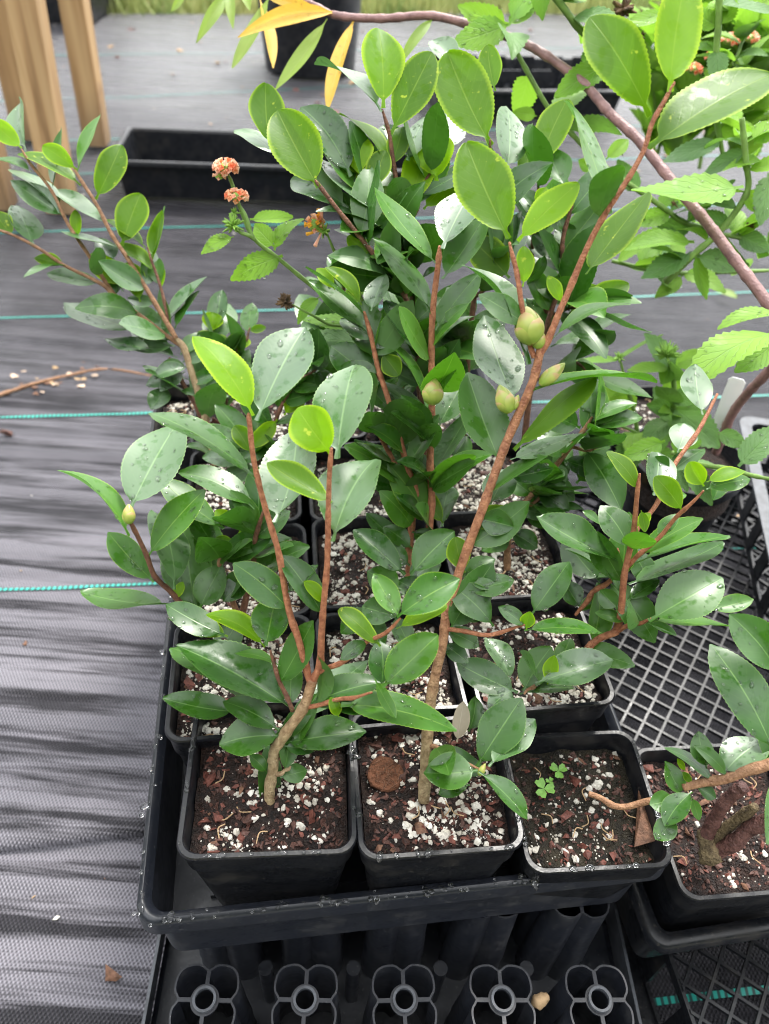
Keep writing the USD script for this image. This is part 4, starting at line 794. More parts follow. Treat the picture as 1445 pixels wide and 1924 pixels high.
# litter on the fabric
g = np.random.default_rng(21)
tw = thing('dry_twig', 'dry twig with pale flakes lying on the fabric at the left', 'twig')
P3 = np.array([on(x, y, 0.006) for x, y in ((-10, 745), (60, 722), (130, 705), (200, 693), (285, 706))]); obj('twig_stem', tube(spline(P3, 6), np.linspace(0.0028, 0.0012, 25), 6, 0.3, 4), M['stem_brown'], tw, smooth=True)
for k in range(26):
    x, y = g.uniform(20, 190), 0; y = 722 - 0.17 * (x - 60) + g.normal(0, 13); c_ = chip(g, g.uniform(0.0025, 0.0065)); c_.apply_translation(on(x, y, 0.005)); obj('flake', c_, M[('litter', 'straw', 'bark_brown', 'bark_brown')[k % 4]], tw)
def crumbs(name, label, cat, n, f, lo, hi, mats):
    o = thing(name, label, cat, kind='stuff'); vs = {}
    for k in range(n):
        x, y = f(k); z = float(relief(x, y)); c_ = chip(g, lo + (hi - lo) * g.random()**2); c_.apply_transform(trimesh.transformations.rotation_matrix(g.uniform(0, 6.28), (0, 0, 1))); c_.apply_translation((x, y, z + 0.0012)); vs.setdefault(mats[k % len(mats)], []).append(c_)
    for m, l in vs.items(): obj('crumb', cat_(l), M[m], o, kind='stuff')
crumbs('fabric_litter', 'scattered perlite grains, straw bits and bark crumbs on the fabric', 'litter', 420, lambda k: (g.uniform(-1.3, 1.5), 0.15 + 2.9 * g.random()**1.3), 0.0009, 0.0042, ['perlite', 'litter', 'bark_brown', 'perlite', 'straw'])
crumbs('leaf_litter', 'dead leaves and straw strewn over the far fabric', 'litter', 130, lambda k: (g.uniform(-1.2, 1.6), 1.7 + 2.1 * g.random()), 0.006, 0.028, ['straw', 'litter', 'bark_brown', 'bark_red'])
wc = chip(g, 0.008); wc.apply_translation(on(208, 1836, 0.004)); obj('bark_piece', wc, M['bark_brown'], label='brown bark piece on the fabric near the lower left edge', cat='bark chip')
wc = chip(g, 0.010); wc.apply_translation(on(12, 812, 0.006)); obj('bark_piece', wc, M['bark_dark'], label='dark wet bark clump at the left edge of the photo', cat='bark chip')
# snail-like seed husk between the tubes
hz = [at(1000 + 30 * t, 1888 - 16 * t, 0.44) for t in np.linspace(0, 1, 9)]; obj('seed_husk', tube(hz, 0.0016 + 0.0026 * np.sin(np.linspace(0.2, 3.0, 9)), 8, 0.25, 3), M['straw'], smooth=True, label='small brown husk beside a tube end at the bottom', cat='husk')

# things lying on pot soil
def on_soil(pz, x, y): return on(x, y, pz)
th2 = np.arange(40) * 2 * np.pi / 40; cdl = []
for rr2, zz2 in ((1.0, -0.002), (1.02, 0.0006), (0.93, 0.0016), (0.7, 0.0012), (0.42, 0.0018), (0.2, 0.001)):
    w2 = 1 + 0.10 * (meshkit.noise(np.stack([np.cos(th2) * 2.5, np.sin(th2) * 2.5, 0 * th2 + 1], -1), 2) - 0.5) * 2 * min(1, rr2); zz3 = zz2 + 0.0016 * (meshkit.noise(np.stack([np.cos(th2) * rr2 * 7, np.sin(th2) * rr2 * 7, 0 * th2 + 4], -1), 5) - 0.5)
    cdl.append(np.column_stack([0.0098 * rr2 * w2 * np.cos(th2), 0.0092 * rr2 * w2 * np.sin(th2), zz3]))
gcd = np.random.default_rng(77); cdo = obj('coir_disc', place(loft(cdl), on(725, 1455, 0.2318), 0, 0.10, 0.1), M['coir'], smooth=True, label='round coir disc lying on the middle front pot soil', cat='coir disc')
fib2 = []
for k in range(46):
    a2_, r2_ = gcd.uniform(0, 6.28), 0.0095 * gcd.uniform(0.1, 1.0); p2_ = np.array([r2_ * math.cos(a2_), r2_ * math.sin(a2_), 0.0016]); a3_ = a2_ + gcd.normal(0, 0.9); t2_ = np.array([-math.sin(a3_), math.cos(a3_), 0]) * gcd.uniform(0.001, 0.0026)
    fib2.append(tube(np.array([p2_ - t2_, p2_ + [0, 0, 0.0006], p2_ + t2_]), 0.00016, 4))
obj('coir_fibre', place(cat_(fib2), on(725, 1455, 0.2318), 0, 0.10, 0.1), M['bark_brown'], cdo, kind='stuff')
for k, (x, y, s) in enumerate(((1022, 1482, 1.0), (1049, 1448, 0.85), (1033, 1468, 0.4))):
    c = on(x, y, 0.2025); cv = thing('clover_seedling', ('larger three-leaved clover seedling left of its twin', 'clover seedling highest on the mossy soil', 'tiny clover seedling between the two larger ones')[k], 'seedling')
    for m in range(3):
        a_ = 2.1 * m + 0.5 * k; dirv = np.array([math.cos(a_), math.sin(a_), 0.12]); B_ = c; T_ = c + dirv * 0.0062 * s
        pts = np.array([(0, 0), (0.35, -0.42), (0.85, -0.5), (1.0, -0.2), (0.88, 0), (1.0, 0.2), (0.85, 0.5), (0.35, 0.42)]); e2 = np.array([-math.sin(a_), math.cos(a_), 0])
        v = np.array([B_ + dirv * 0.0062 * s * u + e2 * 0.0062 * s * w + np.array([0, 0, 0.001 * abs(w)]) for u, w in pts]); v = np.vstack([v, B_ + dirv * 0.0062 * s * 0.6])
        obj('leaflet', (v, np.array([(8, i, (i + 1) % 8) for i in range(8)])), M['clover'], cv)
    obj('stalk', tube(np.array([c - [0, 0, 0.010], c]), 0.0004, 5), M['stem_green'], cv)
tri = np.array([on(1200, 1480, 0.203), on(1192, 1591, 0.199), on(1237, 1578, 0.203), on(1204, 1530, 0.2045)]); 
obj('dead_leaf', (np.vstack([tri, tri - [0, 0, 0.0006]]), np.array([(0, 1, 3), (1, 2, 3), (2, 0, 3), (4, 7, 5), (5, 7, 6), (6, 7, 4)])), M['bark_brown'], label='curled tan dead leaf on the mossy soil beside the broken twig', cat='dead leaf')
for k, (x, y, x2, y2, z) in enumerate(((985, 980, 1050, 1022, 0.085), (1345, 548, 1385, 560, 0.01))):
    B_, T_ = on(x, y, z), on(x2, y2, z + 0.004); m_, uv_, _ = leaf_mesh(B_, T_, np.linalg.norm(T_ - B_) * 0.45, np.array([0, -0.3, 1.0]), bow=0.1, teeth=0, nt=12, seed=3 + k)
    obj('fallen_leaf', m_, M['e' if k == 0 else 'g'], smooth=True, uv=uv_, label=('yellow fallen leaf lying on the lattice tray behind the trunk', 'pale green fallen leaf on the fabric at the right')[k], cat='fallen leaf')

# ================================================================ PLANTS
LAB = 'camellias in the pots'
# ---- front left plant with the fork
a = Plant('camellia', 'front left young camellia with forked reddish stem and yellow-green tips', 'camellia')
a.stem([(495, 1556), (502, 1520), (508, 1490), (514, 1424)], 0.408, 0.395, 14, 12, 'stem_base', 'trunk', 0.06)
a.stem([(512, 1432), (517, 1408), (534, 1387), (558, 1347), (576, 1311), (588, 1277)], 0.396, 0.382, 13, 12, 'stem_base', 'trunk', 0.05)
a.stem([(585, 1285), (578, 1266), (562, 1202), (545, 1148), (523, 1044), (499, 958), (478, 864), (469, 795), (467, 776)], 0.383, 0.335, 9.5, 6.5)
a.stem([(588, 1279), (602, 1246), (605, 1180), (607, 1125), (613, 1044), (618, 951), (621, 871), (623, 842)], 0.382, 0.322, 9.5, 6)
a.stem([(590, 1268), (634, 1246), (683, 1214), (719, 1193), (752, 1162)], 0.382, 0.345, 7, 5)
a.stem([(572, 1330), (642, 1315), (699, 1301)], 0.388, 0.362, 6.5, 5)
a.stem([(550, 1336), (535, 1300), (518, 1262), (508, 1222)], 0.390, 0.380, 6, 5, 'stem_dark')
a.stem([(520, 1455), (540, 1448), (546, 1440)], 0.397, 0.392, 5, 3, 'stem_grey')
a.leaves([
 (472, 776, 364, 632, 68, 'y', dict(under=False, bow=0.10)), (487, 785, 573, 615, 96, 'w'), (520, 975, 558, 802, 106, 'w'), (474, 894, 281, 775, 40, 'd'), (620, 850, 559, 766, 84, 'y', dict(bow=0.1)),
 (636, 856, 666, 686, 106, 'w', dict(d=0.345)), (620, 941, 502, 869, 52, 'o', dict(bow=-0.06)), (628, 1012, 706, 862, 98, 'w'), (612, 1136, 571, 1092, 26, 'y'), (543, 1146, 438, 1058, 64, 'm'),
 (500, 1210, 520, 1116, 68, 'm'), (543, 1112, 598, 1062, 28, 'd'), (494, 1214, 387, 1155, 40, 'y', dict(bow=0.12)), (524, 1250, 441, 1227, 18, 'm'), (544, 1330, 331, 1213, 88, 'd'), (440, 1337, 306, 1312, 52, 'd', dict(d=0.40)),
 (500, 1330, 320, 1217, 58, 'd', dict(d=0.405)), (521, 1370, 419, 1318, 52, 'd'), (526, 1384, 412, 1399, 72, 'd'), (537, 1396, 688, 1374, 60, 'd'), (536, 1402, 590, 1412, 26, 'd'), (528, 1460, 577, 1447, 36, 'd'),
 (500, 1450, 468, 1418, 26, 'm'), (590, 1322, 722, 1283, 50, 'd', dict(d=0.385)), (648, 1326, 858, 1374, 66, 'm', dict(d=0.372)), (636, 1346, 621, 1310, 24, 'y', dict(bow=0.2)), (722, 1288, 823, 1193, 74, 'm', dict(d=0.355)), (716, 1287, 714, 1204, 58, 'd', dict(d=0.365)),
 (705, 1279, 744, 1350, 26, 'm', dict(d=0.36)), (712, 1212, 637, 1144, 36, 'o', dict(bow=0.08)), (749, 1156, 702, 1078, 44, 'm'), (750, 1158, 864, 1088, 66, 'm'), (748, 1180, 840, 1137, 34, 'y'), (690, 1205, 640, 1240, 30, 'd'), (600, 1300, 560, 1400, 40, 'd', dict(d=0.40)),
 (560, 1350, 690, 1240, 60, 'w', dict(d=0.41))])
a.fill(10, 3, kinds='dd', lo=0.0, hi=0.5, size=(0.025, 0.04)); a.done()
# ---- second row left plant with bud at the end of the left branch
a = Plant('camellia', 'dark-leaved camellia at the left with one bud on its leaning branch', 'camellia')
a.stem([(432, 1222), (405, 1178), (357, 1152), (320, 1110), (290, 1080), (273, 1040), (251, 993), (242, 976)], 0.485, 0.400, 9, 5.5, 'stem_dark')
a.stem([(440, 1240), (455, 1150), (478, 1052), (482, 1005), (497, 955)], 0.49, 0.43, 10, 6, 'stem_dark', 'trunk')
a.stem([(463, 1187), (430, 1110), (414, 1060), (430, 1022)], 0.475, 0.45, 8, 6, 'stem_brown')
a.bud(242, 966, 23, 38)
a.leaves([(246, 955, 335, 792, 104, 'w', dict(d=0.405)), (237, 1004, 108, 884, 28, 'm'), (281, 1041, 385, 920, 54, 'm'), (287, 1090, 203, 1000, 54, 'm'), (314, 1135, 150, 1112, 34, 'd'), (367, 1144, 342, 976, 100, 'd'), (327, 1102, 285, 958, 62, 'w', dict(d=0.43)),
 (377, 1140, 417, 1060, 60, 'd', dict(d=0.45)), (327, 1124, 344, 1093, 20, 'y'), (417, 990, 302, 900, 46, 'm', dict(d=0.45)), (473, 955, 336, 888, 48, 'd'), (414, 1038, 362, 960, 50, 'd'), (437, 987, 405, 958, 28, 'y'), (440, 986, 488, 958, 28, 'y'), (443, 1022, 494, 976, 26, 'y'), (441, 1020, 405, 1010, 18, 'o'),
 (430, 1053, 444, 1026, 18, 'm'), (473, 962, 434, 928, 38, 'w'), (418, 1192, 312, 1136, 54, 'd', dict(d=0.40)), (425, 1195, 335, 1165, 42, 'o', dict(d=0.405)), (470, 1110, 530, 1010, 60, 'd'), (450, 1160, 400, 1240, 50, 'd'), (480, 1010, 545, 960, 46, 'd'), (470, 1080, 420, 1130, 40, 'd')])
a.fill(16, 5, kinds='ddd', lo=0.1, hi=0.9, size=(0.03, 0.045)); a.done()
# ---- tall budded plant of the middle front pot
a = Plant('camellia', 'tall camellia leaning to the upper right with fat green flower buds', 'camellia')
a.stem([(796, 1506), (801, 1398), (815, 1298), (832, 1205), (838, 1150)], 0.402, 0.388, 14, 11, 'stem_base', 'trunk', 0.06)
a.stem([(837, 1160), (862, 1079), (886, 1006), (914, 930), (942, 862), (975, 779), (1002, 711), (1016, 655)], 0.389, 0.352, 11, 10, 'stem_base', 'trunk', 0.05)
a.stem([(1010, 672), (1026, 645), (1051, 583), (1072, 539), (1105, 469), (1138, 404), (1179, 334), (1208, 280), (1225, 231), (1249, 189), (1268, 154)], 0.353, 0.312, 9.2, 5.5)
a.stem([(1004, 672), (994, 643), (982, 570), (967, 502), (957, 455)], 0.354, 0.338, 7.5, 6)
a.stem([(838, 1182), (880, 1188), (925, 1190), (986, 1174)], 0.388, 0.380, 6, 5)
a.stem([(803, 1402), (822, 1404), (850, 1424), (902, 1446)], 0.397, 0.375, 6, 5, 'stem_brown')
a.stem([(1030, 1268), (1005, 1284), (985, 1304)], 0.42, 0.40, 5, 5, 'stem_brown')
a.bud(994, 612, 52, 72, -0.15); a.bud(1012, 636, 26, 40, 0.05); a.bud(948, 750, 34, 56, -0.35); a.bud(969, 756, 14, 30, 0.35); a.bud(1038, 703, 26, 62, 0.85); a.bud(906, 1446, 12, 26, 0.5)
a.leaves([
 (1217, 212, 1108, 32, 98, 'o'), (1259, 166, 1288, -40, 90, 'y'), (1226, 275, 1450, 140, 94, 'o'), (1140, 395, 1062, 190, 38, 'm'), (1104, 510, 1218, 360, 62, 'o'), (1054, 568, 1030, 518, 26, 'y'), (953, 443, 876, 268, 104, 'o'), (977, 450, 1087, 344, 60, 'y'), (1007, 384, 1027, 352, 22, 'y', dict(d=0.36)),
 (982, 536, 985, 463, 34, 'y'), (1043, 634, 1184, 571, 18, 'm', dict(bow=0.1)), (990, 678, 870, 497, 36, 'd'), (968, 750, 910, 593, 78, 'w'), (938, 864, 878, 700, 84, 'd'), (1008, 735, 1234, 720, 16, 'm', dict(bow=0.08)), (970, 840, 1118, 708, 46, 'o', dict(under=True)), (964, 862, 1096, 812, 34, 'w'), (960, 897, 1040, 880, 40, 'd'),
 (922, 946, 955, 880, 62, 'w'), (892, 992, 957, 955, 44, 'o'), (900, 975, 965, 990, 50, 'd'), (872, 1074, 855, 1009, 46, 'o', dict(ratio=0.6)), (885, 1112, 966, 1090, 44, 'd'), (868, 1085, 930, 1050, 38, 'd', dict(d=0.395)), (850, 1130, 905, 1165, 42, 'd', dict(d=0.395)), (845, 1160, 800, 1120, 40, 'd', dict(d=0.40)), (840, 1185, 900, 1215, 40, 'd', dict(d=0.395)), (835, 1210, 880, 1245, 34, 'd', dict(d=0.40)), (1000, 1153, 1070, 1055, 62, 'd', dict(d=0.39)), (990, 1186, 1133, 1191, 32, 'm'), (989, 1182, 996, 1149, 28, 'y'), (925, 1174, 846, 1099, 58, 'd'),
 (940, 1102, 878, 1078, 38, 'd', dict(d=0.385)), (985, 1176, 936, 1140, 30, 'd'), (894, 1447, 796, 1452, 68, 'd', dict(d=0.372)), (881, 1475, 824, 1492, 34, 'd', dict(d=0.38)), (898, 1437, 980, 1312, 78, 'd', dict(d=0.38)), (922, 1438, 1006, 1352, 52, 'w', dict(d=0.372)), (902, 1454, 990, 1540, 38, 'd', dict(d=0.368)), (859, 1392, 871, 1318, 32, 'b', dict(d=0.39)), (881, 1372, 893, 1308, 38, 'd', dict(d=0.40)),
 (969, 1299, 858, 1245, 60, 'd', dict(d=0.40)), (958, 1278, 912, 1198, 42, 'w', dict(d=0.41)), (985, 1296, 1036, 1215, 62, 'd', dict(d=0.41)), (1012, 1283, 1152, 1240, 64, 'w', dict(d=0.40)), (1029, 1284, 1042, 1231, 28, 'y', dict(d=0.40)), (980, 1305, 1080, 1294, 28, 'd', dict(d=0.41)), (963, 1298, 918, 1333, 42, 'w', dict(d=0.40))])
a.fill(8, 7, kinds='dd', lo=0.0, hi=0.5, size=(0.025, 0.04)); a.done()
# ---- cut-back plant at the right edge
a = Plant('camellia', 'cut-back camellia at the right edge with mossy stump and thick brown limbs', 'camellia')
a.stem([(1106, 1491), (1125, 1499), (1162, 1513), (1222, 1507), (1262, 1500)], 0.405, 0.392, 7, 9, 'stem_brown')
a.stem([(1283, 1480), (1312, 1473), (1338, 1466), (1415, 1448), (1470, 1425)], 0.39, 0.38, 10, 15, 'stem_brown')
a.stem([(1326, 1590), (1332, 1560), (1360, 1510), (1398, 1478)], 0.435, 0.41, 14, 12, 'stem_cut', 'cut_stem', 0.08, 14)
a.stem([(1345, 1604), (1380, 1580), (1437, 1543), (1470, 1520)], 0.43, 0.40, 15, 15, 'stem_cut', 'cut_stem', 0.08, 14)
a.stem([(1335, 1585), (1372, 1550), (1420, 1516)], 0.437, 0.41, 14, 10, 'knot', 'cut_stem', 0.12, 14)
a.stem([(1322, 1560), (1328, 1584), (1336, 1620)], 0.435, 0.425, 13, 21, 'knot', 'stump', 0.15, 16)
a.leaves([(1452, 1410, 1335, 1210, 84, 'd', dict(d=0.37)), (1460, 1262, 1370, 1154, 74, 'd', dict(d=0.37)), (1478, 1462, 1441, 1586, 66, 'w', dict(d=0.35)), (1360, 1452, 1434, 1390, 68, 'w', dict(d=0.385)), (1280, 1491, 1249, 1430, 36, 'd'), (1338, 1466, 1248, 1405, 24, 'd'), (1327, 1442, 1312, 1374, 40, 'd'), (1363, 1455, 1304, 1402, 26, 'd'), (1288, 1448, 1272, 1425, 12, 'y'),
 (1268, 1502, 1221, 1512, 42, 'd', dict(d=0.383)), (1299, 1490, 1249, 1552, 46, 'd', dict(d=0.38)), (1268, 1535, 1232, 1578, 42, 'd', dict(d=0.378)), (1302, 1500, 1314, 1542, 20, 'm', dict(d=0.39)), (1300, 1470, 1283, 1450, 14, 'o'), (1310, 1480, 1345, 1500, 24, 'd'), (1445, 1440, 1470, 1300, 70, 'd', dict(d=0.39))])
a.done()
# ---- plant right of the big tray
a = Plant('camellia', 'open camellia over the lattice tray with one stem cut off square', 'camellia')
a.stem([(1036, 1282), (1062, 1255), (1110, 1212), (1160, 1186)], 0.445, 0.425, 9, 9, 'stem_red', 'trunk')
a.stem([(1150, 1192), (1160, 1180), (1168, 1141), (1175, 1077), (1187, 1013), (1196, 937), (1202, 890)], 0.428, 0.380, 9.5, 5.5)
a.stem([(1178, 1066), (1200, 1044), (1232, 1013), (1281, 964), (1322, 922)], 0.410, 0.370, 6, 5)
a.stem([(1184, 1025), (1200, 990), (1232, 945), (1262, 888), (1307, 816), (1348, 740)], 0.42, 0.44, 6, 5.5)
a.stem([(1160, 1186), (1190, 1174), (1224, 1162)], 0.426, 0.40, 6, 5)
a.stem([(1160, 1075), (1140, 1095), (1110, 1120), (1081, 1156)], 0.425, 0.44, 6.5, 7)
a.stem([(1168, 1070), (1163, 1045), (1160, 1030)], 0.412, 0.41, 5, 4)
a.leaves([(1198, 920, 1140, 849, 34, 'o'), (1281, 958, 1231, 895, 46, 'o'), (1322, 912, 1295, 868, 40, 'y'), (1330, 905, 1400, 885, 26, 'y'), (1330, 918, 1410, 900, 34, 'm'), (1194, 992, 1222, 964, 22, 'y'), (1236, 1006, 1276, 966, 28, 'm'), (1130, 987, 1095, 960, 14, 'm', dict(d=0.42)), (1181, 1030, 1128, 950, 54, 'd'), (1160, 1052, 1008, 970, 48, 'd'), (1126, 1090, 1060, 1008, 62, 'd', dict(d=0.44)),
 (1164, 1116, 1133, 1044, 26, 'd'), (1202, 1054, 1371, 1006, 18, 'm'), (1186, 1094, 1360, 1019, 34, 'd'), (1183, 1127, 1240, 1090, 28, 'd'), (1224, 1164, 1358, 1086, 88, 'd'), (1340, 1146, 1416, 1126, 34, 'm', dict(d=0.43)), (1179, 1161, 1118, 1151, 24, 'm'), (1160, 1142, 1128, 1108, 38, 'd'), (1220, 1172, 1272, 1194, 18, 'm'), (1228, 1168, 1392, 1180, 20, 'm', dict(d=0.43)), (1088, 1150, 1132, 1116, 22, 'm'),
 (1228, 928, 1236, 850, 58, 'w', dict(d=0.42)), (1273, 848, 1286, 795, 50, 'w'), (1319, 776, 1306, 684, 52, 'w'), (1256, 890, 1225, 860, 40, 'd'), (1180, 1020, 1230, 1110, 40, 'd', dict(d=0.43)), (1240, 940, 1290, 930, 22, 'm'), (1090, 1140, 1060, 1090, 40, 'd', dict(d=0.445)), (1205, 960, 1212, 1000, 20, 'o')])
a.fill(14, 9, kinds='ddm', lo=0.1, hi=0.7, size=(0.025, 0.042)); a.done()
# ---- back left airy plant
a = Plant('camellia', 'airy camellia at the back left with long thin brown stems', 'camellia')
a.stem([(405, 875), (387, 793), (367, 720), (347, 657), (330, 634)], 0.585, 0.565, 8, 7, 'stem_grey', 'trunk')
a.stem([(331, 636), (300, 584), (267, 527), (240, 484), (207, 437), (180, 384), (147, 330), (140, 316)], 0.565, 0.53, 6.5, 4, 'stem_brown')
a.stem([(318, 612), (313, 584), (300, 540), (287, 494), (277, 464)], 0.565, 0.55, 4.5, 3, 'stem_dark')
a.stem([(340, 650), (280, 606), (217, 558), (187, 530), (120, 497), (73, 467), (20, 440), (-20, 428)], 0.57, 0.53, 5.5, 3.5, 'stem_brown')
a.stem([(222, 562), (197, 530), (160, 467), (127, 414), (97, 360), (60, 313), (40, 280)], 0.56, 0.52, 5, 3.5, 'stem_brown')
a.stem([(380, 790), (360, 745), (335, 705), (318, 672)], 0.59, 0.57, 7, 5, 'stem_dark', 'trunk')
a.leaves([(39, 276, -14, 226, 38, 'y'), (50, 280, 40, 191, 36, 'w', dict(d=0.545)), (100, 347, 116, 238, 15, 'd'), (147, 347, 33, 290, 26, 'o'), (143, 318, 80, 274, 34, 'y'), (147, 320, 189, 214, 15, 'm'), (182, 371, 228, 272, 52, 'o'), (57, 322, -20, 300, 13, 'd'), (103, 394, 18, 318, 24, 'w'), (190, 414, 102, 357, 26, 'w'), (147, 444, 141, 394, 21, 'y'), (230, 458, 264, 364, 58, 'o'), (287, 484, 306, 395, 26, 'o'), (285, 480, 310, 388, 16, 'm'),
 (270, 464, 197, 414, 17, 'o'), (287, 510, 215, 456, 22, 'o'), (23, 441, -12, 396, 40, 'o'), (60, 457, 32, 386, 52, 'w'), (120, 497, 64, 484, 24, 'o'), (187, 530, 88, 513, 32, 'w'), (233, 536, 172, 476, 48, 'y'), (263, 565, 238, 493, 42, 'o'), (213, 488, 186, 449, 34, 'w'), (228, 546, 163, 481, 22, 'w'), (263, 534, 229, 513, 14, 'm'), (303, 541, 310, 506, 11, 'y'), (255, 617, 121, 568, 46, 'w', dict(d=0.555)), (307, 616, 212, 576, 48, 'w'), (320, 648, 246, 622, 34, 'w'), (285, 655, 196, 636, 28, 'w', dict(d=0.56)),
 (330, 672, 246, 652, 24, 'd'), (337, 711, 274, 724, 30, 'w'), (313, 728, 283, 768, 36, 'w'), (353, 713, 268, 688, 14, 'm'), (318, 602, 357, 532, 16, 'd'), (330, 614, 374, 546, 17, 'd'), (383, 741, 428, 716, 30, 'd'), (388, 747, 430, 745, 15, 'w'), (375, 745, 340, 735, 14, 'd'), (340, 665, 375, 625, 26, 'd'), (345, 680, 390, 660, 28, 'd'), (350, 690, 300, 690, 26, 'd'), (352, 690, 285, 712, 28, 'w'), (345, 700, 300, 735, 28, 'w'), (330, 640, 262, 612, 30, 'w'), (360, 720, 410, 700, 26, 'd'), (325, 650, 232, 645, 26, 'w'), (290, 570, 240, 560, 24, 'w')])
a.fill(16, 12, kinds='dww', lo=0.0, hi=0.6, size=(0.025, 0.045)); a.done()
# ---- small plant right of it
a = Plant('camellia', 'small round-leaved camellia between the airy plant and the grey-leaved fork', 'camellia')
a.stem([(418, 800), (425, 740), (435, 690), (445, 655)], 0.62, 0.60, 6, 4, 'stem_dark', 'trunk')
a.stem([(428, 730), (410, 670), (398, 618)], 0.61, 0.60, 4, 3, 'stem_dark'); a.stem([(440, 690), (460, 645), (470, 615)], 0.605, 0.60, 4, 3, 'stem_dark')
a.leaves([(397, 623, 400, 587, 40, 'y'), (407, 618, 418, 545, 36, 'd'), (447, 661, 448, 626, 44, 'y'), (430, 638, 368, 626, 14, 'o'), (467, 624, 474, 569, 34, 'd'), (470, 622, 500, 615, 16, 'o'), (425, 690, 395, 680, 30, 'd'), (435, 700, 480, 690, 34, 'd'), (425, 720, 470, 740, 34, 'd'), (440, 660, 420, 650, 22, 'y'), (420, 760, 380, 740, 34, 'd'), (455, 640, 430, 655, 18, 'y')])
a.fill(14, 14, kinds='ddw', size=(0.03, 0.045)); a.done()
# ---- middle plants
a = Plant('camellia', 'slim upright camellia mid tray with one green bud on its straight stem', 'camellia')
a.stem([(806, 1000), (812, 937), (809, 871), (810, 785), (809, 722), (812, 629), (817, 560), (824, 491), (826, 462)], 0.47, 0.40, 9.5, 7, 'stem_red', 'trunk')
a.bud(814, 736, 38, 50, 0.15, d=0.405)
a.leaves([(818, 492, 704, 352, 38, 'm', dict(d=0.41)), (833, 463, 889, 358, 74, 'w'), (834, 520, 912, 404, 62, 'd'), (806, 586, 700, 448, 38, 'd'), (822, 617, 902, 512, 50, 'd'), (803, 678, 722, 566, 32, 'd'), (800, 782, 716, 634, 14, 'm'), (803, 838, 711, 715, 40, 'w'), (802, 907, 710, 841, 28, 'd'), (831, 983, 776, 917, 36, 'o'), (831, 987, 846, 912, 48, 'w'), (824, 803, 874, 715, 58, 'w', dict(d=0.45)), (819, 883, 884, 773, 42, 'w'), (826, 893, 926, 853, 32, 'd'), (850, 860, 878, 820, 40, 'd', dict(d=0.47))])
a.fill(14, 20, kinds='ddm', lo=0.0, hi=0.6, size=(0.03, 0.05)); a.done()
a = Plant('camellia', 'camellia with a dividing red stem above the perlite-filled pots', 'camellia')
a.stem([(768, 1085), (769, 1027), (777, 958), (783, 925), (765, 870), (751, 816), (727, 740), (710, 691), (696, 629), (684, 585)], 0.475, 0.425, 9, 6, 'stem_red', 'trunk')
a.stem([(772, 960), (760, 915), (738, 864), (710, 809), (692, 781)], 0.465, 0.445, 6, 5)
a.leaves([(682, 619, 609, 560, 22, 'd'), (684, 620, 579, 528, 32, 'd'), (677, 571, 611, 502, 26, 'o'), (698, 582, 724, 515, 40, 'w'), (628, 543, 595, 504, 26, 'y', dict(d=0.43)), (708, 720, 621, 650, 66, 'd'), (718, 665, 750, 706, 40, 'o'), (765, 938, 667, 825, 78, 'd'), (755, 1021, 688, 964, 38, 'd'), (758, 1077, 664, 995, 54, 'd', dict(d=0.43)), (775, 1077, 854, 998, 62, 'd', dict(d=0.43)), (751, 1107, 690, 1073, 56, 'd', dict(d=0.43)), (741, 1157, 680, 1140, 56, 'd', dict(d=0.43)),
 (712, 700, 640, 690, 40, 'd'), (700, 660, 770, 600, 40, 'd'), (735, 770, 690, 720, 40, 'd', dict(d=0.45)), (702, 640, 640, 600, 40, 'w'), (745, 1090, 800, 1120, 40, 'd', dict(d=0.44)), (735, 1110, 715, 1170, 50, 'd', dict(d=0.445)), (700, 1150, 640, 1190, 46, 'd', dict(d=0.45)), (768, 1062, 712, 1030, 40, 'd', dict(d=0.46)), (770, 1090, 828, 1055, 42, 'w', dict(d=0.45)), (770, 1110, 800, 1165, 44, 'd', dict(d=0.44)), (766, 1112, 700, 1105, 38, 'w', dict(d=0.445)), (742, 1160, 770, 1215, 40, 'd', dict(d=0.44)), (776, 1000, 826, 1030, 36, 'd', dict(d=0.465)), (772, 1030, 720, 990, 36, 'd', dict(d=0.465)), (690, 1160, 720, 1215, 44, 'd', dict(d=0.45))])
a.fill(18, 22, kinds='dmdw', lo=0.1, hi=1.0, size=(0.03, 0.05)); a.done()
a = Plant('camellia', 'camellia whose olive oval leaf tops a bare brown stem, mid picture', 'camellia')
a.stem([(800, 860), (795, 760), (783, 660), (763, 560), (704, 481), (660, 425), (635, 394), (601, 350), (592, 338)], 0.50, 0.425, 9, 5, 'stem_dark')
a.leaves([(507, 272, 499, 156, 64, 'o', dict(d=0.435)), (596, 347, 521, 207, 94, 'o'), (520, 292, 440, 245, 26, 'w', dict(d=0.435)), (656, 327, 565, 201, 66, 'd', dict(d=0.445)), (698, 396, 607, 300, 50, 'w', dict(d=0.44)), (650, 390, 546, 338, 62, 'w', dict(d=0.45)), (750, 478, 686, 408, 48, 'd'), (760, 562, 680, 476, 32, 'd'), (698, 474, 652, 445, 34, 'y'), (780, 650, 720, 600, 50, 'd'), (775, 610, 830, 560, 50, 'd')])
a.fill(22, 24, kinds='dddw', lo=0.05, hi=0.6, size=(0.035, 0.05)); a.done()
a = Plant('camellia', 'camellia with bright green upright tip leaves at the top centre', 'camellia')
a.stem([(830, 900), (800, 800), (785, 690), (774, 560), (770, 512), (760, 432), (741, 311), (732, 252), (718, 205)], 0.54, 0.44, 9, 5, 'stem_dark', 'trunk')
a.stem([(770, 510), (746, 450), (711, 401), (697, 362)], 0.49, 0.45, 5, 4, 'stem_dark'); a.stem([(762, 440), (780, 400), (800, 340), (812, 320)], 0.48, 0.46, 4.5, 3.5, 'stem_dark')
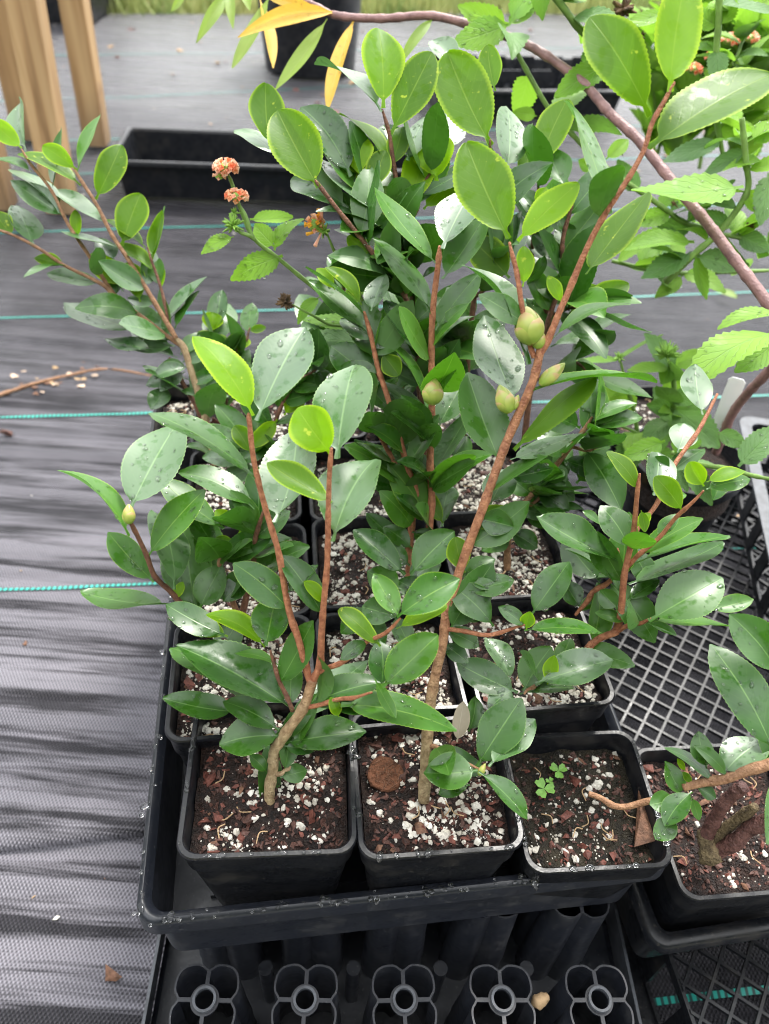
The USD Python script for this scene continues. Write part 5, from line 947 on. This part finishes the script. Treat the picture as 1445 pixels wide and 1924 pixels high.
a.stem([(768, 500), (740, 446)], 0.485, 0.46, 4, 3, 'stem_dark')
a.leaves([(720, 198, 711, 53, 78, 'y'), (737, 247, 812, 98, 74, 'o'), (711, 208, 591, 122, 24, 'w'), (734, 319, 638, 213, 26, 'o'), (736, 312, 757, 238, 42, 'o'), (672, 333, 662, 250, 68, 'y'), (694, 357, 724, 283, 44, 'o'), (768, 386, 796, 288, 64, 'y'), (742, 447, 722, 349, 54, 'o'), (820, 337, 808, 250, 78, 'y'), (798, 391, 861, 328, 48, 'o'), (767, 298, 798, 220, 58, 'w'), (850, 278, 842, 208, 54, 'w', dict(d=0.49)), (700, 330, 730, 270, 40, 'd', dict(d=0.48)), (760, 420, 700, 380, 44, 'd', dict(d=0.49)), (745, 300, 720, 235, 46, 'd', dict(d=0.475))])
a.fill(26, 26, kinds='dmdw', lo=0.1, hi=0.85, size=(0.035, 0.055)); a.done()
a = Plant('camellia', 'camellia with a large oval leaf beside the tall budded stem, upper centre', 'camellia')
a.stem([(870, 860), (875, 760), (880, 640), (900, 500), (918, 360), (921, 262)], 0.56, 0.44, 8, 5, 'stem_dark', 'trunk')
a.stem([(890, 560), (940, 520), (955, 480)], 0.50, 0.47, 5, 4, 'stem_dark'); a.stem([(880, 640), (858, 660), (841, 690)], 0.52, 0.50, 6, 5, 'stem_red')
a.leaves([(920, 268, 841, 98, 106, 'o'), (930, 168, 916, 84, 44, 'o', dict(d=0.45)), (850, 142, 813, 76, 44, 'w', dict(d=0.5)), (953, 314, 952, 200, 62, 'w', dict(d=0.46)), (955, 520, 886, 450, 68, 'o', dict(d=0.47)), (905, 470, 850, 400, 60, 'd', dict(d=0.48)), (900, 520, 960, 470, 50, 'd', dict(d=0.49)), (890, 600, 840, 540, 50, 'd'), (885, 640, 945, 590, 56, 'd'), (880, 700, 930, 650, 50, 'd'), (915, 400, 975, 350, 50, 'd'), (918, 330, 870, 270, 56, 'w', dict(d=0.47)), (912, 420, 860, 330, 60, 'd', dict(d=0.5)), (875, 740, 920, 780, 44, 'd')])
a.fill(28, 28, kinds='dmdw', lo=0.05, hi=0.85, size=(0.035, 0.055)); a.done()
a = Plant('camellia', 'dark-stemmed camellia behind the tall budded stem, right of centre', 'camellia')
a.stem([(985, 830), (1000, 720), (1031, 597), (1055, 540), (1060, 515), (1058, 453), (1072, 395), (1076, 380)], 0.56, 0.48, 8, 5, 'stem_dark', 'trunk')
a.stem([(1031, 597), (1000, 500), (1010, 400), (1012, 310)], 0.53, 0.48, 6, 4, 'stem_dark'); a.stem([(1040, 590), (1075, 580), (1095, 575)], 0.52, 0.50, 4, 4, 'stem_dark'); a.stem([(1000, 720), (1060, 680), (1100, 700), (1112, 780)], 0.54, 0.50, 4, 4, 'stem_dark')
a.leaves([(1012, 311, 1066, 186, 66, 'o'), (986, 356, 1000, 262, 44, 'o', dict(d=0.48)), (1060, 347, 1030, 279, 50, 'd'), (1074, 396, 1168, 337, 15, 'd'), (1064, 479, 1114, 446, 20, 'd'), (1056, 487, 1001, 439, 44, 'd'), (1048, 569, 1001, 481, 48, 'd'), (1072, 588, 1124, 538, 50, 'o'), (1097, 577, 1182, 534, 46, 'o'), (1038, 652, 1128, 629, 24, 'd'), (1062, 440, 1020, 380, 44, 'd'), (1078, 470, 1050, 420, 40, 'd'), (1040, 620, 990, 560, 50, 'd'), (1015, 420, 970, 360, 50, 'd')])
a.fill(26, 30, kinds='ddmd', lo=0.05, hi=0.9, size=(0.035, 0.055)); a.done()
a = Plant('camellia', 'low glossy camellia on the right of the tray beside the lattice', 'camellia')
a.stem([(953, 1070), (956, 1005), (975, 955), (1010, 915), (1055, 865), (1095, 812), (1113, 783)], 0.485, 0.45, 9, 5.5, 'stem_brown', 'trunk')
a.stem([(970, 960), (1010, 940), (1040, 900)], 0.48, 0.46, 5, 4, 'stem_brown'); a.stem([(1075, 840), (1095, 845), (1130, 840)], 0.46, 0.45, 4, 3, 'stem_brown')
a.leaves([(1088, 803, 1019, 770, 58, 'd'), (1111, 780, 1112, 710, 56, 'd'), (1114, 803, 1207, 784, 34, 'd'), (1090, 832, 1164, 808, 38, 'd'), (1085, 906, 1152, 848, 54, 'm'), (1066, 900, 1000, 920, 48, 'd'), (1043, 870, 1063, 905, 22, 'd'), (1040, 870, 980, 840, 50, 'd'), (1020, 900, 1080, 940, 40, 'd'), (1000, 930, 960, 900, 40, 'd'), (1060, 860, 1010, 810, 46, 'd'), (1010, 920, 1070, 960, 40, 'd'), (1100, 800, 1160, 760, 36, 'd'), (1060, 865, 1130, 890, 40, 'd'), (985, 950, 1040, 990, 44, 'd'), (975, 965, 940, 1010, 40, 'd'), (960, 1000, 1010, 1030, 38, 'd'), (958, 1010, 905, 1035, 40, 'd'), (975, 955, 1030, 970, 34, 'w'), (1000, 925, 1050, 915, 30, 'd')])
a.fill(20, 32, kinds='ddmd', lo=0.15, hi=1.0, size=(0.03, 0.048)); a.done()
a = Plant('camellia', 'shaded camellia in the left column behind the forked plant', 'camellia')
a.stem([(470, 900), (500, 830), (525, 770), (560, 720), (600, 690)], 0.55, 0.50, 7, 4, 'stem_dark', 'trunk'); a.stem([(470, 900), (480, 860), (455, 830)], 0.55, 0.53, 5, 4, 'stem_dark')
a.leaves([(535, 778, 573, 724, 38, 'y'), (520, 790, 470, 840, 34, 'y', dict(d=0.52)), (460, 840, 390, 800, 36, 'd', dict(d=0.5)), (470, 850, 440, 800, 34, 'o', dict(d=0.5)), (545, 740, 590, 700, 40, 'd'), (505, 830, 450, 870, 40, 'd'), (495, 850, 540, 880, 40, 'd'), (480, 880, 420, 900, 40, 'w'), (490, 870, 555, 930, 40, 'd'), (560, 725, 610, 650, 40, 'd'), (590, 700, 640, 740, 40, 'd'), (470, 870, 380, 860, 36, 'w')])
a.fill(18, 34, kinds='ddd', size=(0.03, 0.045)); a.done()
a = Plant('camellia', 'bushy camellia in the middle of the back rows, leaves glinting', 'camellia')
a.stem([(735, 800), (715, 720), (680, 640), (650, 560), (640, 480)], 0.60, 0.53, 7, 4, 'stem_dark', 'trunk'); a.stem([(735, 800), (760, 700), (780, 600)], 0.60, 0.55, 6, 4, 'stem_dark'); a.stem([(715, 720), (660, 680), (610, 640)], 0.58, 0.55, 5, 3, 'stem_dark')
a.leaves([(640, 640, 600, 590, 44, 'w'), (625, 660, 590, 640, 40, 'w'), (655, 600, 620, 555, 40, 'w'), (690, 660, 640, 720, 50, 'd'), (620, 640, 570, 700, 40, 'm'), (660, 560, 630, 500, 40, 'd'), (760, 700, 720, 660, 44, 'd')])
a.fill(40, 36, kinds='dddw', size=(0.04, 0.055)); a.done()

# ---- left lantana with fading flowers
a = Plant('lantana', 'lantana shoot with fading orange flower heads above the dark fabric', 'lantana')
a.stem([(720, 720), (690, 640), (640, 580), (580, 533), (521, 484), (476, 446), (452, 394), (436, 345), (428, 326)], 0.52, 0.45, 6, 4, 'stem_green', 'stem'); a.stem([(476, 448), (462, 410), (448, 380)], 0.455, 0.45, 4.5, 3.5, 'stem_green', 'stem'); a.stem([(478, 450), (455, 437), (440, 428)], 0.455, 0.45, 4, 3.5, 'stem_green', 'stem')
a.stem([(720, 640), (690, 590), (663, 529), (635, 484), (614, 438)], 0.50, 0.455, 5, 3.5, 'stem_green', 'stem'); a.stem([(690, 625), (650, 612), (614, 608), (580, 590), (550, 572)], 0.5, 0.47, 3.5, 2.5, 'stem_green', 'stem')
def flower(pl, x, y, w, h, d, mats, n=22, seed=0, name='flower_head', size=0.125):
    """Domed head of small four-lobed florets, each a part of its own."""
    g = np.random.default_rng(seed); k = d / FPX; c = at(x, y, d); core = trimesh.creation.icosphere(subdivisions=1); core.apply_scale((w * k * 0.3, w * k * 0.3, h * k * 0.3)); core.apply_translation(c)
    hd = obj(name, core, M['bract'], pl.o, smooth=True)
    for m in range(n):
        ph = m * 2.399; el = math.asin(np.clip(-0.25 + 1.2 * (m + 0.5) / n, -1, 1)); dv = np.array([math.cos(ph) * math.cos(el), math.sin(ph) * math.cos(el), math.sin(el)])
        p = c + dv * np.array([w * 0.46 * k, w * 0.46 * k, h * 0.46 * k]); e1 = unit(np.cross(dv, [0.2, 0.3, 0.9])); e2 = np.cross(dv, e1); r = w * k * size * g.uniform(0.8, 1.2)
        v = [p - dv * r * 0.15]; 
        for q in range(16):
            a_ = q * 2 * np.pi / 16; rr = r * (0.72 + 0.36 * math.cos(4 * a_)); v.append(p + (e1 * math.cos(a_) + e2 * math.sin(a_)) * rr + dv * r * (0.25 + 0.15 * g.random()))
        v.append(c + dv * w * k * 0.2); f = [(0, 1 + q, 1 + (q + 1) % 16) for q in range(16)] + [(17, 1 + (q + 4) % 16, 1 + q) for q in range(0, 16, 4)]
        obj('floret', (np.array(v), np.array(f)), M[mats[int(g.integers(len(mats)))]], hd)
    return hd
def spiky(pl, x, y, w, d, mat, n=30, seed=0, name='flower_bud', thick=0.05):
    g = np.random.default_rng(seed); k = d / FPX; c = at(x, y, d); ms = []
    for m in range(n):
        dv = unit(g.normal(0, 1, 3) + [0, 0, 0.5]); L = w * k * 0.5 * g.uniform(0.7, 1.1)
        ms.append(tube(np.array([c, c + dv * L * 0.6, c + dv * L]), np.array([thick, thick * 1.2, thick * 0.4]) * w * k, 5))
    obj(name, cat_(ms), M[mat], pl.o, smooth=True)
flower(a, 424, 315, 50, 30, 0.448, ['floret', 'floret_pink', 'floret_pink'], 26, 1); flower(a, 412, 332, 26, 16, 0.448, ['floret_pink'], 9, 11); flower(a, 445, 369, 46, 20, 0.449, ['floret', 'floret', 'floret_pink'], 20, 2); flower(a, 592, 424, 40, 44, 0.455, ['floret_pink', 'floret', 'floret_yellow'], 15, 3)
for m, (x, y) in enumerate(((598, 392), (604, 398), (590, 404), (580, 414), (576, 440), (592, 462))):
    p0, p1 = at(606, 432, 0.455), at(x, y, 0.452); obj('corolla_tube', tube(np.array([p0, (p0 + p1) / 2, p1]), [0.0005, 0.0006, 0.0012], 6), M[('floret_yellow', 'floret_pink', 'floret_pink', 'floret')[m % 4]], a.o)
spiky(a, 438, 424, 44, 0.45, 'bract', 40, 4); spiky(a, 440, 400, 26, 0.45, 'bract', 20, 8); spiky(a, 608, 434, 34, 0.455, 'bract', 20, 5); spiky(a, 537, 568, 36, 0.47, 'dried', 34, 6, 'dried_head', 0.07)
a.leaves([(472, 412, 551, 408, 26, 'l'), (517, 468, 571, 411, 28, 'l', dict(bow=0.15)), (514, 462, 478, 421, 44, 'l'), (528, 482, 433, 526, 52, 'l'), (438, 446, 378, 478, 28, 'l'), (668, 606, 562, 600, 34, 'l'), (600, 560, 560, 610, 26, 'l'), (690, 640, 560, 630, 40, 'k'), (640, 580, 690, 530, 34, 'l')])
a.done()

# ---- right lantana
a = Plant('lantana', 'bright green lantana thicket with serrated leaves at the right', 'lantana')
S = lambda pts, d0, d1, r0=6, r1=4.5: a.stem(pts, d0, d1, r0, r1, 'stem_green', 'stem')
S([(1020, -40), (1048, 0), (1085, 50), (1118, 84), (1150, 130)], 0.52, 0.56, 8, 8); S([(945, 56), (973, 103), (1027, 197), (1080, 255), (1138, 313), (1241, 387), (1290, 420), (1357, 432)], 0.56, 0.62, 5, 6)
S([(1352, -20), (1350, 53), (1344, 140), (1342, 200), (1360, 300)], 0.56, 0.62, 7, 7); S([(1394, 222), (1400, 300), (1404, 362), (1357, 432), (1303, 478), (1250, 530)], 0.54, 0.60, 6, 8); S([(1150, 490), (1200, 502), (1262, 513), (1381, 511), (1450, 508)], 0.66, 0.66, 4.5, 5); S([(1350, 440), (1420, 452), (1460, 470)], 0.58, 0.6, 5, 5)
S([(1408, 60), (1390, 90), (1380, 120), (1402, 126)], 0.66, 0.66, 3, 3)
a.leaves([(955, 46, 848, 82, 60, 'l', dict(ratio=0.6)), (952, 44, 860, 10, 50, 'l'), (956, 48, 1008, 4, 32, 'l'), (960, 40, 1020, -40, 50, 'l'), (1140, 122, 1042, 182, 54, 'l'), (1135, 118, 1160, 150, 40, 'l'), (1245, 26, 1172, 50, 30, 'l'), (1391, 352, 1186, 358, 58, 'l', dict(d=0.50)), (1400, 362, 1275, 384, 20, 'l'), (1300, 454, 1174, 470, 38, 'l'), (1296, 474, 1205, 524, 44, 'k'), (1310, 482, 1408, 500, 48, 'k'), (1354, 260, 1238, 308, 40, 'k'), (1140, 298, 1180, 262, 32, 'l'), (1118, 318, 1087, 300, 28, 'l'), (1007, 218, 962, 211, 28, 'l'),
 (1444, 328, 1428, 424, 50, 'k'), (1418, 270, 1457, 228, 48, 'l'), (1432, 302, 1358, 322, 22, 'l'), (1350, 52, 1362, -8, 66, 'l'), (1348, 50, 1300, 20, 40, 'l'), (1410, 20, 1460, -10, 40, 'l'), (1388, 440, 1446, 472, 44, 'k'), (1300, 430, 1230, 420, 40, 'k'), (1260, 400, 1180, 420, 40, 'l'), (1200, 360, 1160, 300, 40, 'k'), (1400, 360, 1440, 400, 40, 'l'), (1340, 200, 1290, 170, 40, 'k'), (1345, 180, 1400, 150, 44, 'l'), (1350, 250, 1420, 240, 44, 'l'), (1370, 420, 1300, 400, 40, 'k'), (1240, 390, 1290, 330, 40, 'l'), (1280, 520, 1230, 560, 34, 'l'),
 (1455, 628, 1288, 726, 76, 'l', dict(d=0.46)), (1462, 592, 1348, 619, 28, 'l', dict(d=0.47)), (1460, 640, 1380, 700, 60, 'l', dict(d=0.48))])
for x, y, s in ((1342, 108, 1), (1302, 131, 2), (1371, 76, 3), (1408, 72, 4)): flower(a, x, y, 36, 24, 0.70, ['floret', 'floret', 'floret_pink'], 14, 30 + s)
spiky(a, 1172, 18, 48, 0.56, 'dried', 36, 41, 'dried_head', 0.07); spiky(a, 1205, 70, 22, 0.58, 'dried', 14, 42, 'dried_head', 0.05); spiky(a, 1268, 384, 18, 0.6, 'dried', 12, 43, 'dried_head', 0.06); spiky(a, 1408, 425, 24, 0.58, 'dried', 14, 44, 'dried_head', 0.05); spiky(a, 1165, 285, 26, 0.6, 'dried', 16, 45, 'dried_head', 0.06)
a.fill(80, 50, kinds='lkl', kind='lantana', size=(0.028, 0.05), away=0.5); a.done()
# thicket further back
a = Plant('lantana', 'further lantana bush in shade at the top right corner', 'lantana')
for m in range(9):
    g = np.random.default_rng(60 + m); x0 = 1230 + 26 * m; S2 = [(x0 - 20, 300 + g.uniform(-30, 20)), (x0, 200), (x0 + g.uniform(-20, 20), 110), (x0 + g.uniform(-40, 40), 20 + g.uniform(-20, 60))]
    a.stem(S2, 0.98, 0.88, 4, 3, 'stem_green', 'stem')
a.fill(170, 61, kinds='lll', kind='lantana', size=(0.045, 0.080)); a.done()
# small lantana on the lattice tray
a = Plant('lantana', 'small lantana with a flat green bud cluster above the lattice tray', 'lantana')
a.stem([(1275, 850), (1268, 760), (1262, 696), (1255, 672)], 0.66, 0.60, 7, 5, 'stem_green', 'stem'); a.stem([(1215, 860), (1198, 810), (1182, 740), (1165, 675)], 0.68, 0.63, 5, 4, 'stem_green', 'stem'); a.stem([(1262, 850), (1296, 866), (1370, 884), (1460, 902)], 0.55, 0.50, 5, 6, 'stem_green', 'stem'); a.stem([(1198, 815), (1170, 800), (1150, 790)], 0.66, 0.64, 3, 3, 'stem_green', 'stem')
spiky(a, 1252, 668, 56, 0.60, 'bract', 60, 70, thick=0.035); spiky(a, 1163, 672, 26, 0.63, 'bract', 24, 71)
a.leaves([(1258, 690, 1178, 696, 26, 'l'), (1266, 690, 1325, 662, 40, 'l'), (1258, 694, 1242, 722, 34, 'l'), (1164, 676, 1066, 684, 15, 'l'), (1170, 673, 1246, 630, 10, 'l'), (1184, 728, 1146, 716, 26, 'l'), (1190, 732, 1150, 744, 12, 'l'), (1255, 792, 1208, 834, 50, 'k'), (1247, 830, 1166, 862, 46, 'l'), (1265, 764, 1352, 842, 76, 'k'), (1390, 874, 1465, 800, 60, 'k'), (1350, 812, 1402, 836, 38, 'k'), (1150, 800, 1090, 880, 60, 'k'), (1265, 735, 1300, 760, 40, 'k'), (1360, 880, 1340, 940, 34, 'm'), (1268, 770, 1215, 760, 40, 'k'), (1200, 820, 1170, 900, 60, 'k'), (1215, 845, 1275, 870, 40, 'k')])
a.fill(16, 72, kinds='kkl', kind='lantana', size=(0.03, 0.05), hi=0.6); a.done()
# purplish branch with narrow leaves
a = Plant('peach_branch', 'plum-brown bare branch arching across the upper right with yellowing narrow leaves', 'branch')
a.stem([(1480, 640), (1470, 612), (1439, 564), (1381, 486), (1332, 420), (1286, 366), (1245, 317), (1200, 263), (1146, 214), (1097, 160), (1027, 107), (973, 78), (912, 57), (815, 31), (725, 35), (660, 33), (624, 27)], 0.50, 0.60, 13.5, 8.5, 'stem_plum', 'branch', 0.04, 12)
a.stem([(622, 26), (590, 10), (540, -10), (470, -40)], 0.60, 0.62, 7, 5, 'stem_plum'); a.stem([(470, -40), (420, -60), (340, -60)], 0.62, 0.64, 5, 4, 'stem_plum')
a.leaves([(632, 26, 447, 71, 34, 'e', dict(bow=0.10)), (664, 40, 614, 210, 30, 'e'), (612, 40, 518, 169, 26, 'g'), (813, 38, 750, 122, 22, 'g'), (488, 0, 513, 128, 22, 'e'), (505, -6, 436, 128, 24, 'g'), (594, 14, 500, -6, 20, 'e'), (436, -24, 438, 54, 20, 'g'), (430, -10, 369, 81, 24, 'g'), (347, -12, 322, 21, 14, 'g'), (450, -30, 470, 20, 20, 'g')])
a.done()
# pink stem at the right
a = Plant('peach_branch', 'smooth pinkish stem rising at the right edge beside the white tag', 'branch')
a.stem([(1345, 850), (1371, 788), (1402, 744), (1440, 700), (1500, 630)], 0.66, 0.52, 10, 12, 'stem_plum', 'branch', 0.05, 12); a.done()

# beads of rain on the tray rims
def rim_drops(fn, n, seed):
    g = np.random.default_rng(seed); ic = trimesh.creation.icosphere(subdivisions=2); out = []
    for k in range(n):
        p = fn(g); m = ic.copy(); r = 0.0005 + 0.0014 * g.random()**2; m.apply_scale((r * g.uniform(0.9, 2.0), r, r * 0.5)); m.apply_transform(trimesh.transformations.rotation_matrix(g.uniform(0, 6.28), (0, 0, 1))); m.apply_translation(p); out.append(m)
    return cat_(out)
def on_main(g):
    t = g.random()
    q = (np.array([g.uniform(-HX, HX), -HY - 0.0035, 0]) if t < 0.5 else np.array([-HX - 0.0035, g.uniform(-HY, HY), 0])) + np.array([g.normal(0, 0.0012) if t >= 0.5 else 0, g.normal(0, 0.0012) if t < 0.5 else 0, 0])
    return TC + ex * q[0] + ey * q[1] + np.array([0, 0, 0.0650])
obj('water_drops', rim_drops(on_main, 150, 5), M['drop'], main_tray, smooth=True, kind='stuff')

def on_pot(c, h, rz):
    def f(g):
        t = g.uniform(-1, 1) * (h - 0.008); k = g.integers(3); q = ((t, -h + 0.0012), (-h + 0.0012, t), (h - 0.0012, t))[k]
        return c + np.array([q[0] * math.cos(rz) - q[1] * math.sin(rz), q[0] * math.sin(rz) + q[1] * math.cos(rz), 0.0001])
    return f
for (o_, c_, h_, r_z, k) in ((p1o[0:1], c1, h1, rz1 + 0.02, 1), (p2o[0:1], c2, h2, rz2 + 0.04, 2), (p3o[0:1], c3, h3, rz3, 3)):
    obj('water_drops', rim_drops(on_pot(c_, h_, r_z), 26, 20 + k), M['drop'], o_[0], smooth=True, kind='stuff')
